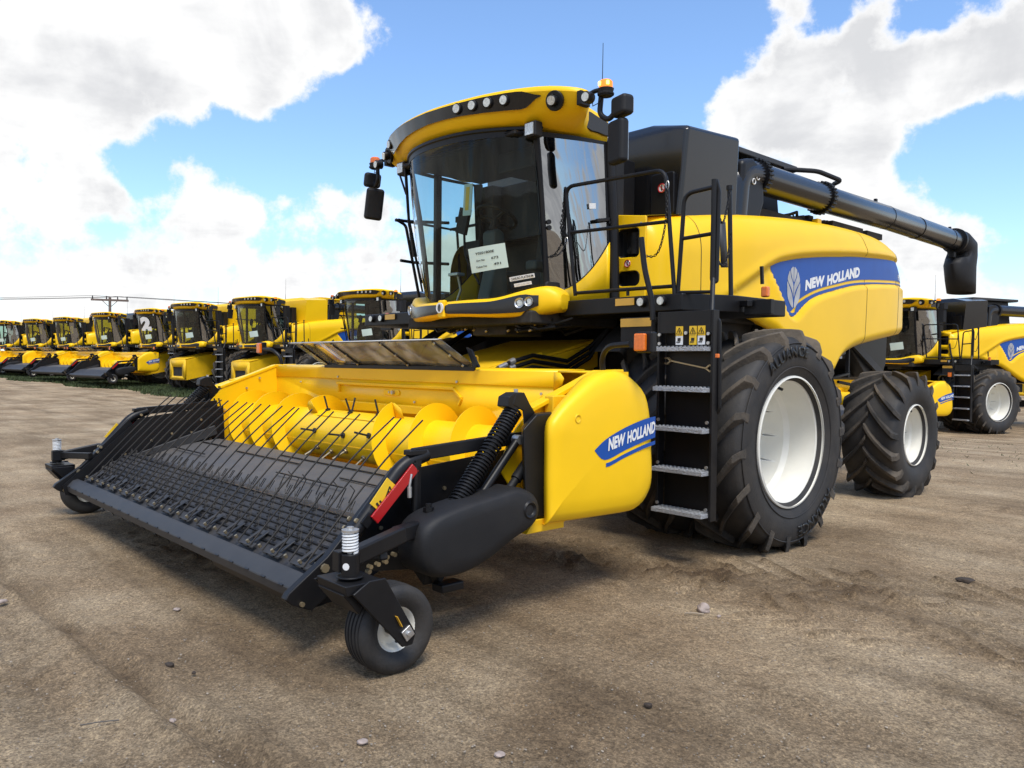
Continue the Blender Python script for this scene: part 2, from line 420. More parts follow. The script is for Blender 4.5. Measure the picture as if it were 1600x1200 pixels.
def build_side(root):
    ys = [-.33, -.31, -.28, -.24, -.2, -.14, -.07, 0, .1, .2] + [.3 + .055 * i for i in range(87)]
    ys = [y for y in ys if y < 5.1] + [5.1 + .0353 * i for i in range(18)]
    rows = []
    for y in ys:
        zt, zb = lerp_curve(ZTs, y), lerp_curve(ZBs, y); col = []
        col.append((panel_x(y, zb) - .07, y, zb + .012))
        for k in range(64):
            z = zb + (zt - zb) * k / 63; col.append((panel_x(y, z), y, z))
        xl = col[-1][0]
        col += [(xl - .12, y, zt + .012), (xl - .3, y, zt + .02)]
        rows.append(col)
    mb = MB(); mb.grid(rows); p = mb.build('side_panel', 'yellow', root, ang=60)
    def strip(name, mt, y0, y1, top, bot, off, n=90, nv=5):
        mb = MB(); rw = []
        for i in range(n + 1):
            y = y0 + (y1 - y0) * i / n; a, b = bot(y), top(y)
            if b < a: b = a
            rw.append([(panel_x(y, a + (b - a) * k / nv) + off, y, a + (b - a) * k / nv) for k in range(nv + 1)])
        mb.grid(rw); return mb.build(name, mt, p, ang=60)
    ZA = smooth_poly([(1.6, 1.9), (2.12, 2.20), (2.22, 2.295), (2.6, 2.43), (3.1, 2.535), (3.8, 2.645), (5.0, 2.725), (5.6, 2.72)], 4, False)
    strip('brand_stripe', 'blue', 1.60, 5.42, lambda y: lerp_curve(RTs, y) - .016, lambda y: max(lerp_curve(ZA, y), lerp_curve(RBs, y) + .012), .005, 420)
    strip('thin_stripe', 'blue', 1.99, 5.42, lambda y: min(lerp_curve(ZA, y) - .035, 9) if y > 2.15 else lerp_curve(RBs, y) + .055, lambda y: lerp_curve(RBs, y) + .016, .0055, 300, 2)
    # seams between the panels
    for y in (.33, 3.9, 4.98):
        mb = MB(); zt, zb = lerp_curve(ZTs, y), lerp_curve(ZBs, y); rw = []
        for k in range(70):
            z = zb + (zt - zb) * k / 69; yy = y + (.05 * math.sin((z - zb) / (zt - zb) * PI) if y > 1 else 0)
            rw.append([(panel_x(yy, z) + .002, yy - .005, z), (panel_x(yy, z) + .002, yy + .005, z)])
        mb.grid(rw); mb.build('panel_seam', 'dark', p)
    def tf(y0, y1, z0, z1, h0, h1, off=.007, sl=.0):
        def f(u, v):
            y = y0 + (y1 - y0) * u; z = z0 + (z1 - z0) * u + .012 * math.sin(u * PI) + (h0 + (h1 - h0) * u) * v
            y += sl * v
            return (panel_x(y, z) + off, y, z)
        return f
    mb = MB(); text_on(mb, 'NEW', tf(2.37, 2.83, 2.405, 2.493, .125, .128, sl=.01), bold=.06)
    text_on(mb, 'HOLLAND', tf(2.90, 3.79, 2.500, 2.675, .128, .135, sl=.01), bold=.06); mb.build('brand_lettering', 'white', p)
    leaf_emblem(p, lambda u, v: (panel_x(2.105 + .145 * u, 2.43 + .132 * v) + .008, 2.105 + .145 * u, 2.43 + .132 * v))
    mb = MB(); text_on(mb, '90', tf(5.13, 5.29, 2.735, 2.735, .085, .085), bold=.02); mb.build('model_number', 'white', p)
    return p

def build_combine():
    root = empty('combine_harvester', 'large yellow combine with twin front tyres and black grain tank, closest machine in the yard', 'combine harvester')
    # ---- wheels
    wheel(root, 2.50, 0, .915, .545, .955, .295, 18, .46, 1, .60, letter=True)
    wheel(root, 1.76, 0, .915, .545, .955, .295, 18, .46, 1, .20)
    wheel(root, -1.76, 0, .915, .545, .955, .295, 18, .46, -1, .20)
    wheel(root, -2.50, 0, .915, .545, .955, .295, 18, .46, -1, .60)
    wheel(root, 2.07, 3.75, .735, .362, .765, .315, 17, -.52, 1, .34)
    wheel(root, -2.07, 3.75, .735, .362, .765, .315, 17, -.52, -1, .34)
    # ---- chassis
    mb = MB(); mb.box((0, 1.1, 1.65), (2.7, 2.4, .95)); mb.box((0, 3.9, 2.1), (2.4, 3.0, .9)); mb.box((0, 2.6, 2.45), (2.9, 5.4, .9))
    mb.box((0, .15, 1.5), (2.2, .5, 1.1)); mb.build('chassis', 'dark', root, bevel=.03)
    mb = MB(); mb.cyl((-1.98, 0, .915), (1.98, 0, .915), .12); mb.cyl((-1.45, 0, .915), (1.45, 0, .915), .2); mb.box((0, 0, .95), (1.1, .5, .5)); mb.build('front_axle', 'dark', root, bevel=.02)
    mb = MB(); mb.bar((-1.9, 3.75, .75), (1.9, 3.75, .75), .16, .2); mb.box((0, 3.75, .95), (.5, .3, .4))
    for s in (-1, 1): mb.cyl((s * 1.75, 3.75, .6), (s * 1.75, 3.75, .95), .08); mb.cyl((s * 1.7, 3.75, .735), (s * 2.0, 3.75, .735), .13)
    mb.build('rear_axle', 'dark', root, bevel=.01)
    mb = MB()   # straw hood and spreader at the back
    mb.prism([(3.9, 2.3), (5.3, 2.2), (5.45, 2.05), (5.42, 1.60), (5.25, 1.35), (4.75, 1.42), (4.2, 1.85), (3.8, 1.5)], lambda u, v, d: (d, u, v), -1.3, 1.32)
    mb.box((0, 5.1, 1.45), (2.3, .9, .12)); mb.build('straw_hood', 'black', root, bevel=.02)
    mb = MB(); mb.bar((1.36, 4.05, 1.95), (1.36, 5.35, 1.36), .04, .10); mb.bar((1.36, 4.1, 1.9), (1.36, 4.1, 1.4), .03, .05); mb.build('hood_brace', 'grey_paint', root, bevel=.004)
    mb = MB(); mb.box((1.335, 3.95, 1.72), (.006, .08, .14)); mb.build('hood_sticker', 'white', root)
    mb = MB()   # lower side clutter under the panel: rods, hoses, belts
    for i in range(26):
        y = random.uniform(.9, 4.2); z = random.uniform(1.1, 2.0); a = random.uniform(-.5, .5)
        mb.tube([(1.40, y, z), (1.44, y + .25, z + a * .4), (1.40, y + random.uniform(.4, .9), z + a)], random.choice((.012, .02, .03)), 6)
    for c, r_ in (((1.42, 1.4, 1.55), .25), ((1.42, 2.35, 1.3), .18), ((1.4, 3.0, 1.75), .2)):
        mb.lathe([(.03, 0), (r_ * .9, 0), (r_, -.02), (r_, -.06), (r_ * .9, -.08)], c, 'x', 28)
    mb.build('drive_gear', 'black', root)
    mb = MB(); rw = []      # inner mudguard above the front tyre
    for k in range(15):
        a = R(42 + 62 * k / 14); r_ = 1.12
        rw.append([(1.30, -math.cos(a) * r_, .915 + math.sin(a) * r_), (1.58, -math.cos(a) * r_, .915 + math.sin(a) * r_), (1.60, -math.cos(a) * (r_ - .05), .915 + math.sin(a) * (r_ - .05))])
    mb.grid(rw)
    rw = [[(1.15, -math.cos(R(80 + 65 * k / 14)) * 1.16, .93 + math.sin(R(80 + 65 * k / 14)) * 1.16), (1.60, -math.cos(R(80 + 65 * k / 14)) * 1.16, .93 + math.sin(R(80 + 65 * k / 14)) * 1.16), (1.61, -math.cos(R(80 + 65 * k / 14)) * 1.07, .93 + math.sin(R(80 + 65 * k / 14)) * 1.07)] for k in range(15)]
    mb.grid(rw); g = mb.build('mudguard', 'black_matt', root, solid=.01); mirror(g)
    # ---- body
    p = build_side(root)
    rp = MB(); rp.bm.from_mesh(p.data)
    for v in rp.bm.verts: v.co.x = -v.co.x
    rp.build('side_panel', 'yellow', root, ang=60)
    # deck on top of the body
    mb = MB(); rw = []
    for y in [-.3 + .24 * i for i in range(25)]:
        zt = lerp_curve(ZTs, y) - .06; w = panel_x(min(y, 5.5), lerp_curve(ZTs, y)) - .12
        rw.append([(-w, y, zt), (-w * .5, y, zt + .03), (0, y, zt + .04), (w * .5, y, zt + .03), (w, y, zt)])
    mb.grid(rw); mb.build('engine_deck', 'black', root)
    mb = MB(); mb.box((1.33, 1.05, 3.16), (.16, .32, .10)); mb.box((1.30, 3.3, 3.34), (.08, .1, .09)); split_build(mb, 'deck_bracket', 'yellow_dull', root, bevel=.01)
    mb = MB()   # dark machinery between deck and tube
    for i in range(34):
        y = random.uniform(1.9, 3.9); z = lerp_curve(ZTs, y) + random.uniform(-.02, .10); mb.tube([(1.15, y, z), (1.22, y + .15, z + random.uniform(-.03, .06)), (1.12, y + .35, z)], random.choice((.012, .02)), 6)
    mb.box((1.0, 2.6, 3.30), (.5, 1.3, .12)); mb.box((1.15, 3.35, 3.37), (.1, .12, .16)); mb.box((1.1, 5.0, 3.38), (.4, .5, .08)); mb.box((1.18, 4.2, 3.36), (.22, .9, .14))
    mb.build('deck_machinery', 'dark', root, bevel=.006)
    mb = MB()   # front face with two service openings
    xl, xr = 1.09, 1.47; zt = 2.95
    def Ff(u, v, d): return (u, -.33 - .02 * math.cos((u - xl) / (xr - xl) * PI / 2) + d, v)
    mb.plate([(xl, 2.14), (xr, 2.14), (xr, 2.93), (xl, 2.98)], [rrect(1.155, 2.56, 1.40, 2.83, .04), rrect(1.15, 2.29, 1.41, 2.43, .06)], Ff)
    fp = mb.build('front_panel', 'yellow', root, solid=.03, bevel=.008)
    mb = MB()
    for u0, v0, u1, v1, r_ in ((1.155, 2.56, 1.40, 2.83, .04), (1.15, 2.29, 1.41, 2.43, .06)):
        lp = rrect(u0, v0, u1, v1, r_); a = [(u, -.355, v) for u, v in lp]; b = [(u, -.22, v) for u, v in lp]; n = len(lp)
        for i in range(n): mb.poly([a[i], a[(i + 1) % n], b[(i + 1) % n], b[i]])
        mb.poly(b[::-1])
    mb.cyl((1.2, -.25, 2.62), (1.36, -.25, 2.78), .03, 10); mb.cyl((1.28, -.24, 2.6), (1.28, -.24, 2.8), .05, 12)
    mb.build('service_recess', 'dark', fp)
    mb = MB(); mb.grid([[(1.05, -.345, 2.14), (1.05, -.345, 2.99)], [(1.07, -.35, 2.14), (1.07, -.35, 2.985)], [(1.09, -.365, 2.14), (1.09, -.365, 2.98)]]); mb.poly([(1.0, -.34, 2.98), (1.46, -.34, 2.93), (1.46, .3, 3.03), (1.0, .3, 3.03)]); mb.build('panel_edge', 'yellow', fp)
    mb = MB()
    for u, v in ((1.115, 2.86), (1.115, 2.25), (1.44, 2.86), (1.44, 2.25)): disc(mb, (u, -.37, v), (0, -1, 0), .011, .006, 8)
    mb.build('panel_bolt', 'steel', fp)
    def nosign(parent, c, r_, yo):
        mb = MB(); disc(mb, (c[0], yo, c[1]), (0, -1, 0), r_, .002); b = mb.build('no_riding_sign', 'white', parent)
        mb = MB(); mb.tube([(c[0] + r_ * .9 * math.cos(2 * PI * k / 24), yo - .004, c[1] + r_ * .9 * math.sin(2 * PI * k / 24)) for k in range(24)], r_ * .13, 5, closed=True)
        mb.bar((c[0] - r_ * .6, yo - .004, c[1] + r_ * .6), (c[0] + r_ * .6, yo - .004, c[1] - r_ * .6), .003, r_ * .16); mb.build('sign_ring', 'red', b)
        mb = MB(); mb.box((c[0], yo - .0028, c[1] - r_ * .1), (r_ * .34, .001, r_ * .9)); disc(mb, (c[0], yo - .002, c[1] + r_ * .52), (0, -1, 0), r_ * .17, .001, 10); mb.build('sign_figure', 'ink', b)
    nosign(fp, (1.28, 2.50), .036, -.366)
    # ---- grain tank
    mb = MB()
    T = [(-1.50, .25, 3.88), (1.50, .25, 3.88), (1.50, 1.20, 3.935), (-1.50, 1.20, 3.935)]
    B_ = [(-1.40, .22, 2.88), (1.42, .22, 2.88), (1.46, 1.22, 3.0), (-1.46, 1.22, 3.0)]
    a = [mb.bm.verts.new(Vector(v)) for v in T]; b = [mb.bm.verts.new(Vector(v)) for v in B_]
    for i in range(4): mb.bm.faces.new((a[i], a[(i + 1) % 4], b[(i + 1) % 4], b[i]))
    tp = [mb.bm.verts.new(Vector(v)) for v in ((-1.0, .34, 4.0), (1.0, .34, 4.0), (1.2, 1.18, 4.0), (-1.2, 1.18, 4.0))]
    for i in range(4): mb.bm.faces.new((a[i], a[(i + 1) % 4], tp[(i + 1) % 4], tp[i]))
    mb.bm.faces.new(tp); mb.bm.faces.new(b[::-1])
    tank = mb.build('grain_tank', 'black_gloss', root, bevel=.045, segs=4)
    mb = MB(); mb.bar((1.493, .56, 3.87), (1.435, .56, 2.95), .012, .004); mb.build('tank_seam', 'dark', tank)
    mb = MB(); mb.prism(rrect(1.10, 3.03, 1.38, 3.45, .03), Y_(0), .205, .24); pl = mb.build('tank_hatch', 'black', tank, bevel=.01)
    nosign(tank, (1.24, 3.30), .045, .200)
    mb = MB(); mb.prism([(-1.3, 3.99), (1.0, 3.99), (1.06, 4.0), (1.06, 4.07), (-1.3, 4.07)], lambda u, v, d: (u, d, v), 1.15, 3.25); mb.build('tank_cover', 'grey_paint', root, bevel=.015)
    mb = MB(); mb.prism([(-1.25, 3.0), (1.0, 3.0), (.9, 3.98), (-1.25, 3.98)], lambda u, v, d: (u, d, v), 1.2, 3.0); mb.build('tank_extension', 'black', root, bevel=.02)
    # ---- unloading tube
    ax = 1.30
    mb = MB(); mb.tube([(ax, 1.8, 3.665), (ax, 3.4, 3.66)], .170, 40); tube = mb.build('unloading_tube', 'black_gloss', root, ang=50)
    mb = MB(); mb.tube([(ax, 3.4, 3.66), (ax, 5.3, 3.67), (ax, 5.31, 3.67), (ax, 8.15, 3.635)], [.166, .166, .163, .163], 40); mb.build('tube_extension', 'black_gloss', tube, ang=50)
    for y in (5.3, 6.4, 7.7):
        mb = MB(); mb.tube([(ax, y, 3.67 - max(0, y - 5.3) * .0123), (ax, y + .012, 3.67 - max(0, y - 5.3) * .0123)], .1675, 40); mb.build('tube_band', 'black', tube)
    for y, r_ in ((1.83, .198), (3.40, .192)):
        mb = MB(); z = 3.66; mb.tube([(ax, y - .03, z), (ax, y + .03, z)], r_, 40)
        for k in range(26):
            a = 2 * PI * k / 26; c = Vector((ax + math.cos(a) * (r_ + .004), y, z + math.sin(a) * (r_ + .004))); mb.bar(c - Vector((0, .045, 0)), c + Vector((0, .045, 0)), .022, .022)
        mb.build('flange_ring', 'black', tube, bevel=.003)
    mb = MB(); mb.tube(fillet([(1.27, 1.38, 2.95), (1.28, 1.45, 3.64), (ax, 1.85, 3.665)], .26, 8), .172, 32); e = mb.build('tube_elbow', 'black_gloss', tube, ang=60)
    mb = MB(); mb.prism([(1.30, 3.0), (1.68, 3.05), (1.82, 3.35), (1.80, 3.72), (1.58, 3.82), (1.35, 3.76)], lambda u, v, d: (d, u, v), 1.10, 1.44); mb.build('elbow_casting', 'black', tube, bevel=.06, segs=3)
    mb = MB()
    for y, z in ((1.56, 3.55), (1.64, 3.61)): mb.tube([(1.450, y + .03 * math.cos(2 * PI * k / 16), z + .03 * math.sin(2 * PI * k / 16)) for k in range(16)], .006, 5, closed=True)
    mb.build('elbow_mark', 'white', e)
    mb = MB(); mb.tube([(ax, 8.05, 3.642), (ax, 8.11, 3.642)], .205, 36); mb.build('spout_collar', 'black', tube)
    mb = MB()
    sec = [(8.11, 3.642, .19, .19, 0), (8.30, 3.63, .20, .20, 8), (8.46, 3.54, .215, .30, 50), (8.42, 3.40, .215, .38, 82), (8.36, 3.25, .215, .40, 90), (8.40, 3.0, .212, .34, 90), (8.45, 2.80, .205, .27, 92)]
    rings = []
    for y, z, rx, rv, ang in sec:
        a = R(ang); ring = []
        for k in range(32):
            c, s = math.cos(2 * PI * k / 32), math.sin(2 * PI * k / 32); ring.append((ax + rx * c, y + s * rv * math.sin(a), z + s * rv * math.cos(a)))
        ring.append(ring[0]); rings.append(ring)
    mb.grid(rings); mb.build('spout', 'black_matt', tube, solid=.012, ang=60)
    mb = MB(); mb.box((ax, 8.0, 3.40), (.08, .10, .09)); mb.box((ax, 7.85, 3.82), (.04, .04, .05)); mb.box((ax, 5.0, 3.86), (.04, .05, .05)); mb.build('tube_lug', 'black', tube, bevel=.005)
    mb = MB(); mb.tube(fillet([(1.05, 2.9, 3.98), (1.30, 3.3, 3.98), (1.34, 3.85, 3.945), (1.20, 3.95, 3.94)], .1), .03, 10); mb.build('tube_saddle_hose', 'black_matt', tube)
    # ---- feeder house
    mb = MB(); W = .64
    mb.prism([(-1.66, 1.43), (.3, 1.90), (.3, .95), (-1.66, .55)], lambda u, v, d: (d, u, v), -W, W)
    fh = mb.build('feeder_house', 'yellow_dull', root, bevel=.02)
    for s in (-1, 1):
        mb = MB(); mb.prism([(-1.7, 1.47), (-.9, 1.66), (-.86, 1.60), (-.3, 1.73), (.2, 1.86), (.2, 1.60), (-1.1, 1.28), (-1.7, 1.15)], lambda u, v, d: (d, u, v), s * (W + .01), s * (W + .05)); mb.build('feeder_flange', 'yellow_dull', fh, bevel=.006)
    mb = MB(); mb.prism([(-1.72, 1.44), (-1.25, 1.555), (-1.25, 1.575), (-1.72, 1.47)], lambda u, v, d: (d, u, v), -.62, .62); mb.build('feeder_hatch', 'yellow_dull', fh, bevel=.005)
    mb = MB(); mb.tube(fillet([(.12, -1.30, 1.55), (.12, -1.30, 1.62), (.22, -1.30, 1.62), (.22, -1.30, 1.55)], .03), .008, 8); mb.build('hatch_handle', 'yellow_dull', fh)
    mb = MB(); mb.tube([(.10, -1.72, 1.5), (.08, -1.70, 1.58), (.16, -1.68, 1.56), (.2, -1.7, 1.50)], .022, 8); mb.build('latch', 'black', fh)
    mb = MB()
    for i, dz in enumerate((0, -.055, -.11)):
        mb.tube([(.74, -1.62, 1.46 + dz), (.73, -1.35, 1.56 + dz), (.72, -1.05, 1.63 + dz), (.74, -.6, 1.68 + dz - .1), (.8, -.35, 1.72 + dz), (.9, -.2, 1.9)], .02, 8)
    mb.build('hydraulic_hose', 'black', fh)
    mb = MB()
    for dz in (0, -.055): mb.cyl((.737, -1.50, 1.505 + dz), (.733, -1.40, 1.54 + dz), .027, 10); mb.cyl((.73, -1.36, 1.555 + dz), (.727, -1.30, 1.575 + dz), .032, 10)
    mb.build('hose_coupling', 'steel', fh)
    mb = MB(); mb.tube([(-.72, -1.5, 1.5), (-.75, -.9, 1.75), (-.78, -.5, 1.95)], .025, 8); mb.bar((-.70, -1.4, 1.5), (-.70, -.45, 1.85), .05, .10); mb.bar((-.8, -1.2, 1.6), (-.8, -.5, 1.95), .03, .03); mb.build('tilt_cylinder', 'black', fh)
    mb = MB(); mb.plate([(-.68, .58), (.68, .58), (.68, 1.44), (-.68, 1.44)], [rrect(-.42, .72, .42, 1.12, .04)], Y_(-1.70)); mb.build('feeder_face', 'yellow_dull', fh, solid=.05)
    mb = MB(); mb.box((0, -1.67, .92), (.86, .03, .42)); mb.build('feeder_mouth', 'dark', fh)
    # ---- cab
    build_cab(root)
    build_platform(root, nosign)
    return root

def build_cab(root):
    zf = 2.13
    mb = MB()
    mb.prism([(-.98, 2.02), (.98, 2.02), (.98, 2.14), (-.98, 2.14)], lambda u, v, d: (u, d, v), -1.15, -.15)
    mb.prism([(0, -1.44), (.5, -1.34), (.85, -1.12), (.9, -1.0), (-.9, -1.0), (-.85, -1.12), (-.5, -1.34)], Z_(0), 2.03, 2.13)
    mb.box((0, .04, 2.85), (1.9, .20, 1.50)); mb.box((1.05, -.36, 2.85), (.22, .16, 1.56)); mb.box((-.95, -.05, 2.85), (.2, .3, 1.5))
    cab = mb.build('cab', 'black', root, bevel=.012)
    for s in (-1, 1):
        mb = MB(); mb.tube([(s * .905, -1.05, 2.13), (s * .915, -1.10, 2.6), (s * .93, -1.17, 3.1), (s * .955, -1.27, 3.64)], .030, 10); mb.build('pillar', 'black', cab)
        mb = MB(); dy = 0 if s > 0 else .28; dx = 0 if s > 0 else -.14; mb.tube([(s * (1.205 + dx), -.455 + dy, 2.1), (s * (1.20 + dx), -.48 + dy, 2.9), (s * (1.18 + dx), -.53 + dy, 3.62)], .048, 12); mb.build('pillar', 'black', cab)
    mb = MB(); mb.box((-.925, -.93, 2.9), (.06, .075, 1.5)); mb.build('door_frame', 'black', cab, bevel=.01)
    # windscreen
    def ws(u, v):
        ub = abs(u) ** 2.3; y = -1.45 + .40 * ub; yt = -1.67 + .40 * ub
        x = u * (.90 + .05 * v); z0 = 2.115 + .06 * ub; z = z0 + (3.645 - z0) * v
        return Vector((x, y + (yt - y) * (v ** .85) - .035 * math.sin(v * PI), z))
    mb = MB(); mb.grid([[ws(-1 + 2 * i / 28, j / 14) for j in range(15)] for i in range(29)]); wsn = mb.build('windscreen', 'wind', cab, ang=70)
    mb = MB(); mb.grid([[ws(-1 + 2 * i / 28, v) + Vector((0, -.004, 0)) for v in (.955, .975, 1.0)] for i in range(29)]); mb.build('sunshade_band', 'black', cab)
    mb = MB(); mb.tube([ws(-1 + 2 * i / 28, 0) for i in range(29)], .016, 6); mb.tube([ws(-1 + 2 * i / 28, 1) + Vector((0, 0, .0)) for i in range(29)], .022, 6); split_build(mb, 'windscreen_seal', 'black', cab)
    # notice sheet and stickers behind / on the glass
    def onws(u, v, off): 
        p = ws(u, v); n = (ws(u + .01, v) - ws(u - .01, v)).cross(ws(u, v + .01) - ws(u, v - .01)).normalized()
        if n.y > 0: n = -n
        return p + n * off
    def sheet(name, u0, v0, du, dv, tilt, m, parent, off=.004):
        mb = MB(); c = lambda a, b: onws(u0 + du * a + tilt * b * dv, v0 + dv * b - tilt * .9 * a * du, off)
        mb.grid([[c(a / 4, b / 4) for b in range(5)] for a in range(5)]); s = mb.build(name, m, parent); return s, (lambda a, b, o2: onws(u0 + du * a + tilt * b * dv, v0 + dv * b - tilt * .9 * a * du, off + o2))
    sh, cf = sheet('notice_sheet', .37, .175, .37, .145, -.05, 'paper', wsn)
    mb = MB()
    for s, a0, b0, a1, b1 in (('Y0201800E', .20, .70, .72, .80), ('Org No', .2, .42, .44, .50), ('673', .62, .43, .80, .53), ('Ticket No', .16, .16, .48, .24), ('491', .66, .17, .84, .27)):
        text_on(mb, s, lambda u, v, a0=a0, b0=b0, a1=a1, b1=b1: cf(a0 + (a1 - a0) * u, b0 + (b1 - b0) * v, .003), bold=.02)
    mb.build('notice_text', 'ink', sh)
    s1, cf1 = sheet('windscreen_label', .735, .105, .20, .026, -.07, 'white', wsn); mb = MB(); text_on(mb, 'CANUSO PLATINUM', lambda u, v: cf1(.05 + .9 * u, .2 + .6 * v, .003)); mb.build('label_text', 'ink', s1)
    s2, cf2 = sheet('windscreen_label', .765, .070, .14, .020, -.07, 'white', wsn); mb = MB(); text_on(mb, 'CLEAN GLASS ONLY', lambda u, v: cf2(.05 + .9 * u, .25 + .5 * v, .003), bold=0); mb.build('label_text', 'silver', s2)
    # side glass + yellow skirt under it
    def dg(s, a, v):
        y = -1.06 + (.57 if s > 0 else .86) * a; yt = -1.27 + (.71 if s > 0 else 1.0) * a; x = .915 + (.275 if s > 0 else .13) * a + .035 * math.sin(a * PI); xt = .96 + (.21 if s > 0 else .09) * a + .03 * math.sin(a * PI)
        z0 = 2.20 + .50 * a ** 1.9; z = z0 + (3.62 - z0) * v; w = (z - 2.2) / 1.42
        return Vector((s * (x + (xt - x) * w), y + (yt - y) * w, z))
    for s in (1, -1):
        mb = MB(); mb.grid([[dg(s, i / 14, j / 10) for j in range(11)] for i in range(15)])
        d = mb.build('side_window', 'door_glass' if s > 0 else 'side_glass', cab, ang=70)
        mb = MB(); mb.grid([[Vector((dg(s, i / 14, 0).x, dg(s, i / 14, 0).y, 2.10)) if j == 0 else dg(s, i / 14, 0) for j in range(2)] for i in range(15)]); mb.build('cab_skirt', 'yellow', cab, ang=70, solid=.02)
        mb = MB(); mb.grid([[dg(s, i / 14, v) + Vector((s * .003, 0, 0)) for v in (.97, 1.0)] for i in range(15)])
        mb.grid([[dg(s, a, j / 10) + Vector((s * .004, 0, 0)) for j in range(11)] for a in (.955, 1.0)])
        mb.grid([[dg(s, a, j / 10) + Vector((s * .004, 0, 0)) for j in range(11)] for a in (0, .035)])
        mb.tube([dg(s, i / 14, 0) for i in range(15)], .010, 6); mb.build('window_seal', 'black', cab)
        if s > 0:
            h = dg(s, .86, .30); mb = MB(); mb.bar(h + Vector((.03, -.10, -.02)), h + Vector((.03, .12, .02)), .03, .035); mb.box(h + Vector((.02, .1, 0)), (.05, .06, .06)); mb.build('door_handle', 'black', d, bevel=.008)
            h = dg(s, .72, .47); mb = MB(); mb.box(h + Vector((.008, 0, 0)), (.004, .10, .05), Matrix.Rotation(.15, 3, 'X')); mb.build('window_sticker', 'white', d)
            mb = MB()
            for hz in (.41, .445): disc(mb, dg(s, .07, hz) + Vector((.004, 0, 0)), (1, -.3, 0), .022, .02, 14)
            mb.build('hinge_knob', 'black_matt', d)
            mb = MB(); b0 = dg(s, .02, .03); mb.pillow(rrect(-1.12, 2.19, -.93, 2.30, .03), lambda u, v, dd: (.945 + (u + 1.06) * .2 + dd, u, v), [(1, 0), (1, .012), (.9, .02)]); mb.build('door_hinge', 'black_matt', d)
    # wipers parked on the far side of the windscreen
    mb = MB()
    for u, v0, v1, du in ((-.98, .98, .10, .02), (-.93, .99, .35, -.02), (-.87, .99, .16, -.06)):
        P0 = onws(u, v0, .05); P1 = onws(u + du, (v0 + v1) / 2, .06); P2 = onws(u + du * 2, v1, .03); mb.tube([P0, P1, P2], .011, 6)
    mb.bar(onws(-.96, .35, .05), onws(-.96, .52, .05), .03, .03); mb.tube([onws(-.985, 1.0, .05), onws(-.99, .93, .12), onws(-1.0, .80, .07)], .012, 6)
    mb.build('wiper', 'black', cab)
    # interior
    mb = MB(); mb.box((.14, -.38, 2.38), (.5, .46, .14)); mb.box((.14, -.18, 2.78), (.46, .14, .74), Matrix.Rotation(-.12, 3, 'X')); mb.box((.14, -.12, 3.22), (.28, .1, .2)); mb.box((.14, -.38, 2.22), (.36, .36, .2)); mb.build('driver_seat', 'skin_seat', cab, bevel=.05, segs=3)
    mb = MB(); mb.box((.42, -.50, 2.52), (.16, .62, .10)); mb.box((.45, -.36, 2.34), (.22, .5, .34)); mb.box((-.38, -.35, 2.52), (.12, .4, .07)); mb.build('armrest_console', 'console', cab, bevel=.03)
    mb = MB(); mb.prism([(-1.12, 2.13), (-.82, 2.13), (-.84, 2.5), (-.88, 2.86), (-.96, 2.9), (-1.04, 2.86), (-1.02, 2.5)], lambda u, v, d: (d, u, v), -.05, .13); mb.build('steering_column', 'console', cab, bevel=.03)
    mb = MB(); c = Vector((.04, -.92, 3.02)); nn = Vector((0, .42, .9)).normalized(); u_ = Vector((1, 0, 0)); w_ = nn.cross(u_)
    mb.tube([c + (u_ * math.cos(2 * PI * k / 28) + w_ * math.sin(2 * PI * k / 28)) * .205 for k in range(28)], .019, 8, closed=True)
    for a in (R(200), R(340), R(90)): mb.tube([c - nn * .02, c + (u_ * math.cos(a) + w_ * math.sin(a)) * .2], .016, 6)
    mb.cyl(c - nn * .16, c, .035, 10); mb.build('steering_wheel', 'black_matt', cab)
    mb = MB(); mb.tube(fillet([(-.12, -1.0, 2.35), (-.30, -1.05, 2.65), (-.28, -1.08, 2.95)], .1), .014, 8); mb.box((-.29, -1.08, 3.00), (.16, .04, .26), Matrix.Rotation(.3, 3, 'Y')); mb.box((-.38, -1.06, 3.03), (.07, .06, .06)); mb.box((-.18, -1.0, 2.72), (.24, .12, .14)); mb.build('display_monitor', 'black_matt', cab, bevel=.01)
    mb = MB(); mb.tube([(-.36, -1.12, 2.14), (-.30, -1.1, 2.3), (-.30, -1.14, 2.44)], .014, 8); mb.box((-.30, -1.16, 2.45), (.15, .10, .03)); mb.build('foot_pedal', 'steel', cab, bevel=.005)
    mb = MB(); mb.box((0, -.66, 2.145), (1.7, .9, .02)); mb.build('cab_floor', 'console', cab)
    mb = MB(); mb.box((0, -.9, 3.60), (1.75, 1.1, .05)); mb.box((.5, -.75, 3.48), (.5, .7, .2)); mb.build('headliner', 'black_matt', cab, bevel=.03)
    mb = MB(); mb.box((.12, -1.36, 3.12), (.12, .01, .30), Matrix.Rotation(.08, 3, 'Y')); mb.build('hanging_card', 'paper', cab)
    mb = MB(); mb.box((.12, -1.367, 3.13), (.05, .004, .22), Matrix.Rotation(.08, 3, 'Y')); mb.build('card_print', 'warn', cab)
    # ---- roof
    top = [(0, -1.765, 3.90), (.22, -1.75, 3.90), (.42, -1.715, 3.905), (.65, -1.65, 3.915), (.88, -1.565, 3.92), (1.08, -1.475, 3.92), (1.26, -1.39, 3.91), (1.42, -1.30, 3.885), (1.50, -1.22, 3.87), (1.49, -1.13, 3.87), (1.40, -1.04, 3.88), (1.26, -.94, 3.89), (1.15, -.84, 3.895), (1.12, -.7, 3.90), (1.12, -.62, 3.88), (1.12, -.52, 3.86), (1.10, -.42, 3.85), (1.0, -.34, 3.84), (.5, -.22, 3.85), (0, -.20, 3.85)]
